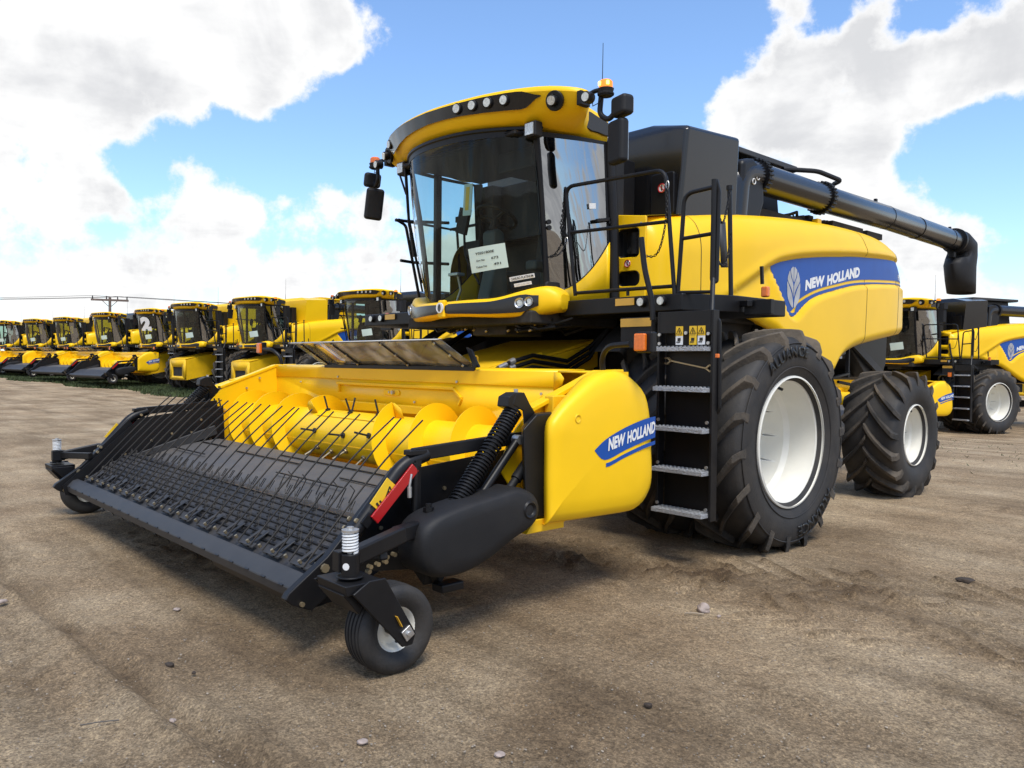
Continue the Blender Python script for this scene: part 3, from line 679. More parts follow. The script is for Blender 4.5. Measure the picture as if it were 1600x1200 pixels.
    mid = [(0, -1.74, 3.76), (.22, -1.725, 3.76), (.42, -1.685, 3.76), (.65, -1.61, 3.755), (.86, -1.51, 3.75), (1.04, -1.40, 3.745), (1.20, -1.31, 3.735), (1.36, -1.24, 3.72), (1.46, -1.17, 3.715), (1.455, -1.10, 3.71), (1.37, -1.02, 3.70), (1.24, -.93, 3.69), (1.14, -.83, 3.68), (1.11, -.7, 3.675), (1.11, -.62, 3.67), (1.11, -.52, 3.665), (1.09, -.43, 3.66), (1.0, -.36, 3.65), (.5, -.24, 3.65), (0, -.22, 3.65)]
    low = [(0, -1.66, 3.66), (.22, -1.65, 3.66), (.42, -1.61, 3.66), (.62, -1.53, 3.66), (.80, -1.42, 3.66), (.93, -1.30, 3.655), (1.00, -1.22, 3.655), (1.06, -1.16, 3.65), (1.09, -1.10, 3.645), (1.10, -1.04, 3.64), (1.10, -.98, 3.64), (1.09, -.90, 3.64), (1.08, -.82, 3.635), (1.07, -.7, 3.63), (1.07, -.62, 3.62), (1.07, -.53, 3.61), (1.05, -.45, 3.60), (.95, -.38, 3.60), (.5, -.26, 3.60), (0, -.24, 3.60)]
    def scl(L, k, dz): return [(x * k, -.72 + (y + .72) * k, z + dz) for x, y, z in L]
    layers = [scl(low, .80, -.01), low, mid, top, scl(top, .975, .026), scl(top, .90, .040), scl(top, .7, .050), scl(top, .35, .055), scl(top, .01, .055)]
    mb = MB(); rw = []
    for L in layers: rw.append([(-x, y, z) for x, y, z in L[::-1]][:-1] + L)
    # close behind
    rw = [r + [r[0]] for r in rw]
    mb.grid(rw); roof = mb.build('cab_roof', 'yellow_plastic', root, ang=50, sub=1)
    # black lamp band across the brow
    def brow(x, t, off=.0):
        s = 1 if x >= 0 else -1; ax_ = abs(x)
        for (a, b), (c, d) in zip(zip(top, mid), zip(top[1:], mid[1:])):
            if ax_ <= c[0] or c is top[8]:
                k = (ax_ - a[0]) / (c[0] - a[0]) if c[0] != a[0] else 0; k = max(0, min(1, k)); P = Vector(a).lerp(Vector(c), k); Q = Vector(b).lerp(Vector(d), k); break
        P = P.lerp(Q, t); P.x = s * ax_
        return P
    def bn(x):
        a = brow(abs(x) + .02, .4); b = brow(max(0, abs(x) - .02), .4); d = (a - b); n = Vector((d.y, -d.x, 0)).normalized(); n.z = -.3; n.normalize()
        if n.y > 0: n.y = -n.y
        n.x = abs(n.x) * (1 if x >= 0 else -1); return n
    mb = MB(); rw = []
    for i in range(49):
        x = -1.16 + 2.32 * i / 48; e = sstep(1.16, .98, abs(x)); m_ = .34; t0 = m_ - .26 * e; t1 = m_ + .02 + (.60 - .10 * (1 - abs(x))) * e * (.85 if x > .2 else .85 + .22 * min(1, .2 - x)) + .04
        rw.append([brow(x, t0 + (t1 - t0) * k / 4) + bn(x) * .014 for k in range(5)])
    mb.grid(rw); band = mb.build('lamp_band', 'black_gloss', roof, ang=60)
    for s in (1, -1):
        for x in (.40, .56, .71, .86, 1.02):
            if (x > 1) == (s > 0): continue
            p_ = brow(s * x, .42); n = Vector((.18 * s, -1, -.12)).normalized(); mb = MB(); mb.cyl(p_ - n * .02, p_ + n * .032, .050, 20); l = mb.build('work_lamp', 'black', roof, bevel=.006)
            mb = MB(); disc(mb, p_ + n * .027, n, .038, .012, 20); mb.build('lens', 'lamp', l)
        p_ = Vector((s * 1.26, -1.345, 3.80)); n = Vector((s * .25, -1, -.25)).normalized(); mb = MB(); mb.cyl(p_ - n * .02, p_ + n * .012, .085, 22); mb.cyl(p_, p_ + n * .06, .045, 16); mb.cyl(p_ + Vector((0, -.03, .05)), p_ + Vector((0, -.03, -.06)), .014, 8); l = mb.build('side_lamp', 'yellow_plastic' if False else 'black', roof, bevel=.006)
        mb = MB(); disc(mb, p_ + n * .056, n, .038, .012, 18); mb.build('lens', 'lamp', l)
        # square work light on the pillar top
        mb = MB(); mb.box((s * .99, -1.33, 3.61), (.14, .10, .14)); mb.bar((s * .97, -1.28, 3.62), (s * .97, -1.2, 3.68), .04); l = mb.build('corner_light', 'black_matt', root, bevel=.018)
        mb = MB(); mb.box((s * .99, -1.385, 3.61), (.10, .01, .10)); mb.build('lens', 'lamp', l)
        mb = MB(); mb.prism(smooth_poly([(-.82, 3.87), (-.80, 3.715), (-.62, 3.70), (-.46, 3.70), (-.46, 3.81), (-.62, 3.845)], 2), X_(0), s * 1.085, s * 1.13); mb.build('roof_vent', 'black_gloss', roof, bevel=.008)
        # beacon, bracket, mirrors
        mb = MB(); mb.tube(fillet([(s * 1.44, -1.18, 3.82), (s * 1.62, -1.22, 3.83), (s * 1.74, -1.22, 3.80)], .05), .020, 8); mb.tube(fillet([(s * 1.68, -1.22, 3.80), (s * 1.66, -1.22, 3.62), (s * 1.74, -1.20, 3.56), (s * 1.80, -1.18, 3.62)], .06), .024, 8); mb.box((s * 1.46, -1.2, 3.80), (.05, .12, .12)); br = mb.build('mirror_bracket', 'black', root, bevel=.006)
        mb = MB(); mb.lathe([(.001, -.01), (.055, -.01), (.062, .03), (.068, .05), (.05, .055)], (s * 1.725, -1.22, 3.765), 'z', 24); mb.lathe([(.068, .0), (.07, .012), (.055, .02)], (s * 1.725, -1.22, 3.765), 'z', 24); bc = mb.build('beacon', 'black_matt', root)
        mb = MB(); mb.lathe([(.056, .052), (.058, .07), (.056, .105), (.045, .118), (.001, .12)], (s * 1.725, -1.22, 3.765), 'z', 24); mb.build('beacon_dome', 'beacon' if s > 0 else 'orange', bc)
        if s > 0:
            mb = MB()
            for dx, dy in ((-.018, -.055), (.045, -.030)): mb.cyl((1.725 + dx, -1.22 + dy, 3.835), (1.725 + dx, -1.22 + dy, 3.865), .013, 10)
            mb.build('beacon_flash', 'flash', bc)
        mb = MB(); p_ = Vector((s * 1.575, -1.26, 3.77)); n = Vector((s * .1, -1, -.1)).normalized(); mb.cyl(p_ - n * .03, p_ + n * .05, .048, 18); l = mb.build('arm_lamp', 'black', root, bevel=.006)
        mb = MB(); disc(mb, p_ + n * .046, n, .036, .01, 18); mb.build('lens', 'lamp', l)
        rz = Matrix.Rotation(-.25, 3, 'Z') if s > 0 else Matrix.Rotation(.20, 3, 'Y') @ Matrix.Rotation(1.15, 3, 'Z')
        for nm, cz, hh, ww, tt in (('main_mirror', 3.375, .36, .205, .09), ('wide_mirror', 3.655, .165, .19, .12)):
            mb = MB(); mb.box((0, 0, 0), (ww, tt, hh)); o = mb.build(nm, 'black_matt', root, bevel=.035, segs=4)
            for v in o.data.vertices: v.co = rz @ v.co + Vector((s * (1.82 if nm == 'main_mirror' else 1.86), -1.17, cz))
            mb = MB(); mb.box((0, tt / 2 + .002, 0), (ww - .05, .004, hh - .05)); g = mb.build('mirror_glass', 'steel', o)
            for v in g.data.vertices: v.co = rz @ v.co + Vector((s * (1.82 if nm == 'main_mirror' else 1.86), -1.17, cz))
        mb = MB(); mb.tube([(s * 1.60, -1.24, 3.73), (s * 1.62, -1.26, 3.69), (s * 1.68, -1.26, 3.70), (s * 1.70, -1.24, 3.74)], .004, 5); mb.build('lamp_cable', 'black', root)
    mb = MB(); mb.tube([(.86, -.28, 3.9), (.86, -.275, 4.15), (.86, -.27, 4.70)], [.010, .005, .003], 6); mb.build('radio_aerial', 'black', root)
    # ---- bumper brow under the windscreen
    def bp(u):
        a = abs(u); x = 1.13 * u; y = -1.545 + .46 * a ** 2.1
        zt = 2.135 + .02 * a + .10 * sstep(.45, .92, a) - .07 * sstep(.9, 1.0, a); zb = 1.995 - .02 * sstep(0, .6, a) + .05 * sstep(.75, 1.0, a)
        return x, y, zt, zb
    mb = MB(); rw = []
    for i in range(41):
        u = -1 + i / 20; x, y, zt, zb = bp(u); h = zt - zb; kx = .96
        rw.append([(x * kx, y + .16, zt + .012), (x * .99, y + .04, zt + .006), (x, y, zt - .01), (x * 1.01, y - .022, zt - .3 * h), (x * 1.01, y - .022, zb + .3 * h), (x, y, zb + .012), (x * .985, y + .03, zb - .002), (x * kx, y + .14, zb)])
    mb.grid(rw)
    for r_, fl in ((rw[0], 1), (rw[-1], 0)): mb.poly(r_ if fl else r_[::-1])
    bump = mb.build('bumper_brow', 'yellow_plastic', root, ang=50, sub=1)
    mb = MB(); rw = []
    for i in range(41):
        u = (-.86 + 1.72 * i / 40); x, y, zt, zb = bp(u); h = zt - zb; e = .55 + .45 * sstep(.86, .74, abs(u)); c = (zt + zb) / 2 - .004; k = h * .33 * e * (1 if abs(u) > .08 else .7)
        rw.append([(x * 1.012, y - .030, c + k), (x * 1.015, y - .036, c), (x * 1.012, y - .030, c - k)])
    mb.grid(rw); mb.build('bumper_insert', 'black_gloss', bump, ang=60)
    for s in (1, -1):
        for u, r_ in ((.735, .048), (.80 if s > 0 else .82, .044)):
            x, y, zt, zb = bp(s * u); c = Vector((x * 1.01, y - .028, (zt + zb) / 2)); n = Vector((.35 * s, -1, 0)).normalized()
            mb = MB(); mb.lathe([(.001, 0), (r_ * .55, 0), (r_ * .6, .008), (r_, .018), (r_ * .96, .024), (r_ * .7, .016)], (0, 0, 0), 'z', 22)
            o = mb.build('headlamp', 'steel', bump); Mx = n.to_track_quat('Z', 'Y').to_matrix()
            for v in o.data.vertices: v.co = Mx @ v.co + c
            mb = MB(); disc(mb, c + n * .003, n, r_ * .62, .010, 18); mb.build('lens', 'lamp', o)
    x, y, zt, zb = bp(0); mb = MB(); mb.box((0, y - .02, (zt + zb) / 2), (.10, .05, zt - zb + .03)); mb.build('badge_mount', 'yellow_plastic', bump, bevel=.018, segs=3)
    leaf_disc(bump, (0, y - .047, (zt + zb) / 2 + .01), (.05, -1, 0), .050)
    # clutter under the cab
    mb = MB(); mb.box((0, -.7, 1.97), (1.9, 1.2, .12)); mb.box((.2, -.9, 1.88), (.5, .5, .12)); mb.build('cab_underframe', 'dark', root, bevel=.02)
    mb = MB()
    for i in range(38):
        x = random.uniform(-.75, .85); y = random.uniform(-1.25, -.5); z = random.uniform(1.86, 1.97); mb.tube([(x, y, z), (x + random.uniform(.05, .2), y + random.uniform(-.05, .1), z - random.uniform(0, .07)), (x + random.uniform(.2, .4), y + .1, z)], random.choice((.01, .015, .02)), 6)
    mb.build('underframe_hose', 'black', root)
    mb = MB()
    for i in range(26): 
        c = Vector((random.uniform(-.7, .9), random.uniform(-1.25, -.9), random.uniform(1.85, 1.95))); mb.cyl(c, c + Vector((.03, 0, .01)), .012, 7)
    split_build(mb, 'underframe_fitting', 'bolt', root)

def chain(path, r=.018, w=.004):
    mb = MB(); path = [Vector(p) for p in smooth_poly([tuple(p) for p in path], 12, False)]
    d = [0]
    for a, b in zip(path, path[1:]): d.append(d[-1] + (b - a).length)
    n = int(d[-1] / (r * 1.45))
    for k in range(n):
        t = d[-1] * (k + .5) / n; i = max(j for j in range(len(d)) if d[j] <= t); i = min(i, len(path) - 2); q_ = (t - d[i]) / max(1e-6, d[i + 1] - d[i]); c = path[i].lerp(path[i + 1], q_); tv = (path[i + 1] - path[i]).normalized()
        s = tv.cross(Vector((0, 1, 0.2))).normalized()
        if k % 2: s = tv.cross(s).normalized()
        mb.tube([c + tv * math.cos(a) * r + s * math.sin(a) * r * .55 for a in [2 * PI * j / 8 for j in range(8)]], w, 4, closed=True)
    return mb

def build_platform(root, nosign):
    # walkway decks at both sides of the cab
    deckpoly = [(.97, -.97), (2.33, -.97), (2.53, -.48), (2.53, .30), (1.66, .30), (1.66, -.37), (.97, -.37)]
    mb = MB(); mb.prism(deckpoly, Z_(0), 1.985, 2.125); deck = mb.build('platform', 'black', root, bevel=.012)
    d2 = mirror(deck, root)
    for s, dk in ((1, deck), (-1, d2)):
        for x in (1.94, 2.145):
            mb = MB(); mb.cyl((s * x, -.95, 2.07), (s * x, -1.005, 2.07), .042, 20); l = mb.build('deck_lamp', 'black', dk, bevel=.004)
            mb = MB(); disc(mb, (s * x, -1.002, 2.07), (0, -1, 0), .033, .008, 18); mb.build('lens', 'lamp', l)
        mb = MB(); mb.box((s * 1.76, -.985, 2.08), (.20, .006, .06)); mb.build('deck_reflector', 'gold', dk)
    mb = MB(); mb.box((1.86, -.93, 1.82), (.33, .05, .26)); pl = mb.build('steps_guard', 'black_matt', deck, bevel=.006)
    mb = MB(); mb.box((1.86, -.96, 1.905), (.32, .006, .07)); mb.build('guard_reflector', 'gold', deck)
    rr = .0175
    # guard rail in front
    mb = MB()
    mb.tube(fillet([(1.160, -0.950, 2.168), (1.126, -0.970, 2.527), (1.054, -0.980, 3.157), (2.145, -0.960, 3.129), (2.244, -0.950, 2.119)], .10), rr, 10)
    mb.tube([(1.083, -0.970, 2.739), (2.178, -0.960, 2.708)], rr * .9, 8); mb.tube([(1.160, -0.950, 2.191), (2.230, -0.950, 2.186)], rr * .9, 8); mb.cyl((1.764, -0.950, 2.189), (1.765, -0.950, 2.135), rr * .8, 8)
    mb.build('handrail', 'black', root)
    mb = MB()
    mb.tube(fillet([(2.260, -0.930, 2.119), (2.313, -0.930, 2.913), (2.564, -0.900, 2.934)], .08), rr, 10); mb.tube([(2.295, -0.930, 2.560), (2.554, -0.900, 2.575)], rr * .9, 8)
    mb.tube([(2.266, -0.930, 2.134), (2.568, -0.900, 2.123)], rr * .8, 8)
    mb.build('handrail', 'black', root)
    mb = MB(); mb.tube(fillet([(2.563, -0.900, 2.993), (2.561, -0.900, 2.213), (2.576, -0.870, 2.204), (2.573, -0.850, 2.901), (2.562, -0.880, 2.992)], .02), .020, 10); mb.cyl((2.566, -0.900, 2.223), (2.658, -1.050, 1.944), .02, 10); mb.build('grab_post', 'black', root)
    mb = MB(); mb.tube([(2.416, -0.450, 3.027), (2.446, -0.450, 2.113)], .019, 10); mb.cyl((2.416, -0.450, 3.038), (2.416, -0.450, 3.001), .026, 10); mb.build('corner_post', 'black', root)
    mb = MB(); mb.tube(fillet([(2.034, -1.120, 2.577), (2.071, -1.120, 2.323), (2.136, -1.100, 2.064), (2.146, -1.100, 1.910)], .08), .023, 10); mb.build('ladder_handle', 'black', root)
    for p_ in ([(1.047, -0.980, 3.083), (1.013, -1.000, 2.882), (1.038, -0.990, 2.718), (1.078, -0.980, 2.669)], [(1.047, -0.980, 3.065), (1.036, -0.990, 2.881), (1.053, -0.980, 2.718), (1.085, -0.980, 2.679)], [(2.181, -0.980, 3.002), (2.168, -0.980, 2.712), (2.120, -0.980, 2.512), (2.058, -0.980, 2.440), (1.973, -0.980, 2.448)],
                [(2.570, -0.850, 2.753), (2.489, -0.650, 2.699), (2.442, -0.480, 2.987)], [(2.565, -0.850, 2.381), (2.496, -0.650, 2.355), (2.477, -0.550, 2.469), (2.460, -0.480, 2.650)],
                [(1.070, -0.980, 2.670), (1.066, -1.050, 2.553), (1.006, -1.120, 2.511)]):
        chain(p_, .015, .0038).build('safety_chain', 'black', root)
    mb = MB()
    for c in ((1.079, -0.990, 2.667), (2.181, -0.980, 2.997)):
        c = Vector(c); mb.tube([c + Vector((math.cos(a) * .014, 0, math.sin(a) * .032)) for a in [2 * PI * k / 12 for k in range(12)]], .004, 5, closed=True)
    split_build(mb, 'snap_hook', 'steel', root)
    # narrow dark cover strip standing by the grab post
    mb = MB(); mb.poly([(2.050, -0.027, 2.836), (2.050, 0.066, 2.848), (2.050, 0.120, 2.443), (2.050, 0.016, 2.434)]); mb.build('step_cover', 'grey_paint', root, solid=.01)
    # rails on the far side
    mb = MB()
    mb.tube(fillet([(-1.500, -1.082, 3.170), (-1.500, -0.950, 3.121), (-1.500, -0.726, 2.196)], .04), rr, 8); mb.tube([(-1.500, -1.091, 3.162), (-1.500, -0.897, 3.172), (-1.02, -.7, 3.12)], rr, 8)
    mb.tube([(-1.500, -1.018, 2.713), (-1.500, -0.848, 2.706), (-1.02, -.7, 2.66)], rr, 8); mb.tube([(-1.5, -.3, 3.15), (-1.02, -.3, 3.15)], rr, 8); mb.tube([(-1.5, -.1, 2.1), (-1.5, -.2, 3.15), (-1.5, -1.05, 3.17)], rr, 8)
    mb.build('handrail', 'black', root)
    # ladder
    x0, x1, yl = 2.215, 2.685, -1.08
    mb = MB()
    for x in (x0 - .012, x1 + .012): mb.bar((x, yl + .02, 1.97), (x, yl + .02, .37), .022, .08, up=(0, 1, 0))
    mb.box(((x0 + x1) / 2, yl + .075, 1.15), (x1 - x0, .012, 1.56)); mb.box(((x0 + x1) / 2, yl - .005, 1.885), (x1 - x0, .03, .17))
    lad = mb.build('ladder', 'black', root, bevel=.004)
    for z in (1.675, 1.365, 1.055, .735, .415):
        mb = MB(); mb.box(((x0 + x1) / 2, yl - .03, z), (x1 - x0 - .004, .15, .032)); 
        for i in range(12):
            for j in range(3): disc(mb, (x0 + .03 + (x1 - x0 - .06) * i / 11, yl - .09 + .05 * j, z + .019), (0, 0, 1), .011, .005, 6)
        mb.build('step', 'tread_steel', lad, bevel=.006)
    mb = MB()
    for z in (1.79, 1.72, 1.12, .78, .46):
        for x in (x0 + .01, x1 - .01): disc(mb, (x, yl - .03, z), (0, -1, 0), .013, .012, 8)
    split_build(mb, 'ladder_bolt', 'steel', lad)
    for x in (2.405, 2.530, 2.606):
        mb = MB(); mb.box((x, yl - .022, 1.815), (.066, .003, .075)); d = mb.build('warning_decal', 'warn', lad)
        mb = MB(); mb.box((x, yl - .022, 1.743), (.066, .003, .068)); w = mb.build('decal_base', 'white' if x != 2.530 else 'warn', d)
        mb = MB(); T3 = [(x - .026, yl - .0255, 1.793), (x + .026, yl - .0255, 1.793), (x, yl - .0255, 1.842)]
        for a, b in zip(T3, T3[1:] + T3[:1]): mb.bar(a, b, .002, .006, up=(0, 1, 0))
        mb.box((x, yl - .0255, 1.810), (.006, .002, .022)); mb.box((x, yl - .0255, 1.75), (.028, .002, .024)); mb.box((x - .008, yl - .0255, 1.73), (.034, .002, .008)); mb.build('decal_symbol', 'ink', d)
    for x in (2.468,): 
        mb = MB(); disc(mb, (x, yl - .02, 1.80), (0, -1, 0), .014, .012, 8); mb.build('ladder_bolt', 'steel', lad)
    # flat spanner clipped on the riser
    mb = MB(); a = Vector((2.275, yl + .060, 1.585)); b = Vector((2.60, yl + .060, 1.53)); mb.bar(a, b, .01, .022, up=(0, 1, 0))
    for c, s in ((a, -1), (b, 1)):
        for dz in (-.024, .024): mb.bar(c, c + Vector((s * .035, 0, dz)), .012, .026, up=(0, 1, 0)); mb.bar(c + Vector((s * .03, 0, dz)), c + Vector((s * .062, 0, dz * .8)), .012, .02, up=(0, 1, 0))
    mb.build('spanner', 'bolt', lad)
    # side tube beside the ladder
    mb = MB(); mb.tube(fillet([(2.673, -1.020, 1.906), (2.707, -1.020, 1.895), (2.720, -1.020, 1.219), (2.676, -1.020, 1.168)], .03), .016, 8); mb.build('ladder_side_tube', 'black', root)
    # turn-signal arm behind the ladder
    mb = MB(); mb.bar((2.52, -.42, 2.06), (2.640, -0.478, 2.055), .05, .05); mb.box(Vector((2.680, -0.408, 2.026)), (.24, .05, .12)); arm = mb.build('signal_arm', 'black', root, bevel=.005)
    c = Vector((2.720, -0.383, 2.149)); mb = MB(); mb.box(c, (.06, .05, .085)); mb.build('signal_lens', 'orange', arm, bevel=.012)
    mb = MB(); mb.bar(Vector((2.720, -0.434, 2.207)), Vector((2.720, -0.449, 2.349)), .022); mb.build('signal_stalk', 'black', arm)
    mb = MB(); c = Vector((2.800, -1.182, 1.623)); mb.box(c, (.03, .02, .03)); mb.build('side_marker', 'orange', root, bevel=.005)
    m3 = mirror(arm, root)

# ============================================================ PICKUP HEADER
def build_header():
    root = empty('pickup_header', 'pickup header with tined belt and yellow auger on the front of the closest combine', 'pickup header', (0, 0, 0))
    yb = -2.08
    # ---- yellow frame
    mb = MB()
    mb.plate([(-2.40, .50), (2.40, .50), (2.40, 1.38), (-2.40, 1.38)], [rrect(-.60, .55, .60, 1.05, .05)], Y_(yb))
    back = mb.build('back_wall', 'yellow', root, solid=.012)
    mb = MB(); mb.grid([[(x, yb - .0, 1.378), (x, yb - .012, 1.385), (x, yb - .012, 1.492), (x, yb + .005, 1.503), (x, -1.80, 1.512), (x, -1.79, 1.40)] for x in (-2.42, -1.2, 0, 1.2, 2.05)])
    mb.grid([[(x, yb + d, 1.503 if d > 0 else 1.49) for d in (0, .006, .12, .26)] for x in (2.05, 2.42)])
    # rounded inner corner of the top rail
    mb.plate([(2.02, 1.36), (2.10, 1.40), (2.12, 1.45), (2.08, 1.49), (2.02, 1.495)], [], Y_(yb - .013)); mb.build('top_rail', 'yellow', back, solid=.006)
    mb = MB(); mb.grid([[(-1.04, yb - .01, 1.355), (-1.04, yb - .03, 1.35), (-1.04, yb - .03, 1.325), (-1.04, yb - .01, 1.32)], [(.86, yb - .01, 1.355), (.86, yb - .03, 1.35), (.86, yb - .03, 1.325), (.86, yb - .01, 1.32)]])
    mb.bar((-1.0, yb - .02, 1.33), (-1.0, yb - .02, 1.25), .03, .02); mb.bar((.86, yb - .02, 1.335), (.96, yb - .02, 1.26), .03, .02); mb.bar((.96, yb - .02, 1.26), (.92, yb - .02, 1.20), .02, .02); mb.build('stiffener', 'yellow', back, bevel=.004)
    mb = MB(); mb.prism([(-.86, 1.17), (.50, 1.17), (.50, 1.10), (-.86, 1.08)], Y_(yb), -.09, -.01); mb.prism(rrect(-.20, 1.245, .06, 1.30, .025), Y_(yb), -.022, -.008); mb.build('stripper_bar', 'yellow', back, bevel=.008)
    mb = MB()
    for c in ((-.10, 1.275), (-1.02, 1.40), (.9, 1.395), (-.2, 1.12), (1.7, 1.2), (1.9, 1.33), (-1.8, 1.33), (.3, 1.2)): disc(mb, (c[0], yb - .016, c[1]), (0, -1, 0), .011, .012, 8)
    mb.cyl((-.02, yb - .02, 1.275), (-.02, yb - .05, 1.275), .018, 8); split_build(mb, 'frame_bolt', 'steel', back)
    mb = MB(); mb.box((0, -1.9, .68), (4.76, .3, .16)); mb.box((0, -1.75, 1.0), (1.6, .12, .9)); mb.box((-2.1, -1.85, 1.0), (.1, .2, .9)); mb.box((2.1, -1.85, 1.0), (.1, .2, .9)); mb.box((0, -1.72, 1.38), (4.6, .12, .14)); mb.build('header_frame', 'yellow_dull', root, bevel=.012)
    mb = MB(); rw = []
    for k in range(13):      # trough under the auger
        a = R(180 + 100 * k / 12 - 15); rw.append([(x, -2.46 + math.cos(a) * -.38 * 1, .88 + math.sin(a) * .40) for x in (-2.39, 0, 2.39)])
    mb.grid(rw); mb.build('auger_trough', 'yellow_dull', root, solid=.01)
    es = [(-2.06, 1.50), (-2.72, 1.25), (-2.88, 1.08), (-2.96, .90), (-2.84, .74), (-2.78, .62), (-2.62, .58), (-2.5, .56), (-1.9, .58), (-1.72, .66), (-1.72, 1.50)]
    for s in (-1, 1):
        mb = MB(); mb.prism(es, lambda u, v, d: (s * (2.395 + d), u, v), 0, .012); e = mb.build('end_sheet', 'yellow', root)
        mb = MB(); mb.bar((s * 2.43, -2.10, 1.497), (s * 2.43, -2.74, 1.262), .085, .03); mb.bar((s * 2.43, -2.10, 1.497), (s * 2.43, -1.85, 1.503), .085, .03); mb.build('end_rail', 'yellow', e, bevel=.006)
        mb = MB(); mb.prism([(-2.72, 1.24), (-2.60, 1.20), (-2.56, .60), (-2.70, .50), (-2.76, .60), (-2.79, .9), (-2.77, 1.1)], lambda u, v, d: (s * (2.41 + d), u, v), 0, .07); mb.build('end_post', 'yellow', e, bevel=.01)
        mb = MB()
        for c in ((-2.75, .95), (-2.7, 1.02), (-2.45, 1.25), (-2.3, 1.36), (-2.76, .8)): disc(mb, (s * 2.388, c[0], c[1]), (-s, 0, 0), .012, .012, 8)
        split_build(mb, 'end_bolt', 'steel', e)
        mb = MB()
        for dy in (0, .05): mb.box((s * 2.392, -2.80 + dy, 1.10), (.006, .014, .09), Matrix.Rotation(.25, 3, 'X'))
        mb.box((s * 2.392, -2.77, .86), (.006, .014, .07)); split_build(mb, 'end_slot', 'dark', e)
    # ---- auger
    ay, az = -2.45, .885
    mb = MB(); mb.lathe([(.001, -2.37), (.215, -2.37), (.218, -.9), (.218, .9), (.215, 2.37), (.001, 2.37)], (0, ay, az), 'x', 48); aug = mb.build('auger', 'yellow', root)
    for s, x0, ph in ((1, .60, R(75)), (-1, .62, R(60))):
        mb = MB(); rw = []; turns = 3.55; N = int(turns * 40)
        for k in range(N + 1):
            t = k / 40; a = ph + 2 * PI * t * (-s); x = s * (x0 + t * .50); ro = .352
            c, d = math.cos(a), math.sin(a)
            rw.append([(x + e_, ay - c * r_, az + d * r_) for r_, e_ in ((.212, -.004), (ro, -.004), (ro, .004), (.212, .004))])
        mb.grid(rw); mb.build('auger_flight', 'yellow', aug, ang=40)
        mb = MB(); a = ph; c, d = math.cos(a), math.sin(a)
        P = lambda r_, dx, aa=0: Vector((s * (x0 + dx), ay - math.cos(a + aa) * r_, az + math.sin(a + aa) * r_))
        mb.poly([P(.216, -.02), P(.216, .12), P(.30, .10), P(.345, .03), P(.345, -.01)]); mb.build('flight_gusset', 'yellow_dull', aug, solid=.008)
    mb = MB(); mb.bar((-.55, ay - .14, az + .172), (.55, ay - .14, az + .172), .006, .004); mb.bar((-2.3, ay - .21, az - .06), (2.3, ay - .21, az - .06), .008, .006); mb.build('auger_seam', 'yellow_dull', aug)
    k = 0
    for x, a in ((-.52, 78), (-.10, 74), (.32, 80), (-.30, 110), (-.45, 10), (.05, 8), (-.45, -30), (-.22, -36), (.05, -28), (.30, -40), (.45, 15)):
        a = R(a); c, d = math.cos(a), math.sin(a); mb = MB(); mb.cyl((x, ay - c * .215, az + d * .215), (x, ay - c * .235, az + d * .235), .024, 10)
        mb.cyl((x, ay - c * .22, az + d * .22), (x - .02, ay - c * .355, az + d * .355), .0085, 8); mb.build('auger_finger', 'ink' if a > 0 else 'bolt', aug)
    # ---- pickup bed
    mb = MB(); rw = []
    def bed(t):   # profile of the front belt, closed loop of (y, z)
        return smooth_poly([(-4.12, .40), (-4.16, .34), (-4.13, .26), (-4.05, .23), (-3.6, .33), (-3.42, .40), (-3.36, .47), (-3.38, .535), (-3.46, .565), (-3.72, .525), (-4.02, .445)], 4)
    loop = [(-4.13, .405), (-4.18, .35), (-4.17, .27), (-4.08, .22), (-3.72, .34), (-3.58, .44), (-3.56, .54), (-3.62, .61), (-3.72, .625), (-3.80, .60), (-4.05, .455)]
    lp = smooth_poly(loop, 4); lp.append(lp[0])
    mb.grid([[(x, y, z) for y, z in lp] for x in (-2.20, 2.20)]); belt = mb.build('tined_belt', 'belt', root, ang=50)
    mb = MB()
    def top_at(t):   # t 0 front .. 1 top roller
        return (-4.06 + .31 * t, .452 + .172 * t)
    nrow, ncol = 7, 30
    def prong(x, y, z, dy=.075, dz=.030, side=1):
        mb.box((x, y, z + .004), (.022, .018, .008)); disc(mb, (x, y, z + .006), (0, 0, 1), .006, .006, 6)
        for q_ in (-.012, .014): 
            b = Vector((x + q_, y + .01, z + .012)); mb.bar(b, b + Vector((-.055 + random.uniform(-.012, .012), dy * .55 + random.uniform(-.01, .01), dz * .3)), .0048); mb.bar(b + Vector((-.055, dy * .55, dz * .3)), b + Vector((-.085, dy * .8, dz + .02 + random.uniform(-.01, .012))), .0048)
    for j in range(nrow):
        t = (j + .5) / nrow; y, z = top_at(t)
        for i in range(ncol): prong(-2.12 + 4.24 * (i + (.5 if j % 2 else 0)) / ncol, y, z)
    for i in range(ncol):      # over the rear roller
        x = -2.12 + 4.24 * i / ncol; b = Vector((x, -3.60, .61)); 
        for q_ in (-.012, .014): mb.bar(b + Vector((q_, 0, 0)), b + Vector((q_ - .03, .055, .055)), .005)
        if i % 2: mb.bar(Vector((x + .03, -4.08, .23)), Vector((x + .02, -4.02, .13)), .005)
        else: 
            for q_ in (0, .03): mb.bar(Vector((x + q_, -3.85, .29)), Vector((x + q_, -3.90, .18)), .005)
    for j in range(14):
        b = Vector((2.12, -4.14 + .03 * j, .26 + .004 * j)); 
    tt = mb.build('belt_tine', 'rod', belt); tt['kind'] = 'stuff'
    mb = MB()
    for j in range(nrow + 1):
        y, z = top_at(j / nrow); mb.bar((-2.19, y, z + .004), (2.19, y, z + .004), .02, .006)
    mb.build('belt_rib', 'black', belt)
    mb = MB(); mb.bar((-2.12, -3.98, .512), (1.4, -3.70, .645), .004, .002)
    mb.build('belt_line', 'belt', belt)
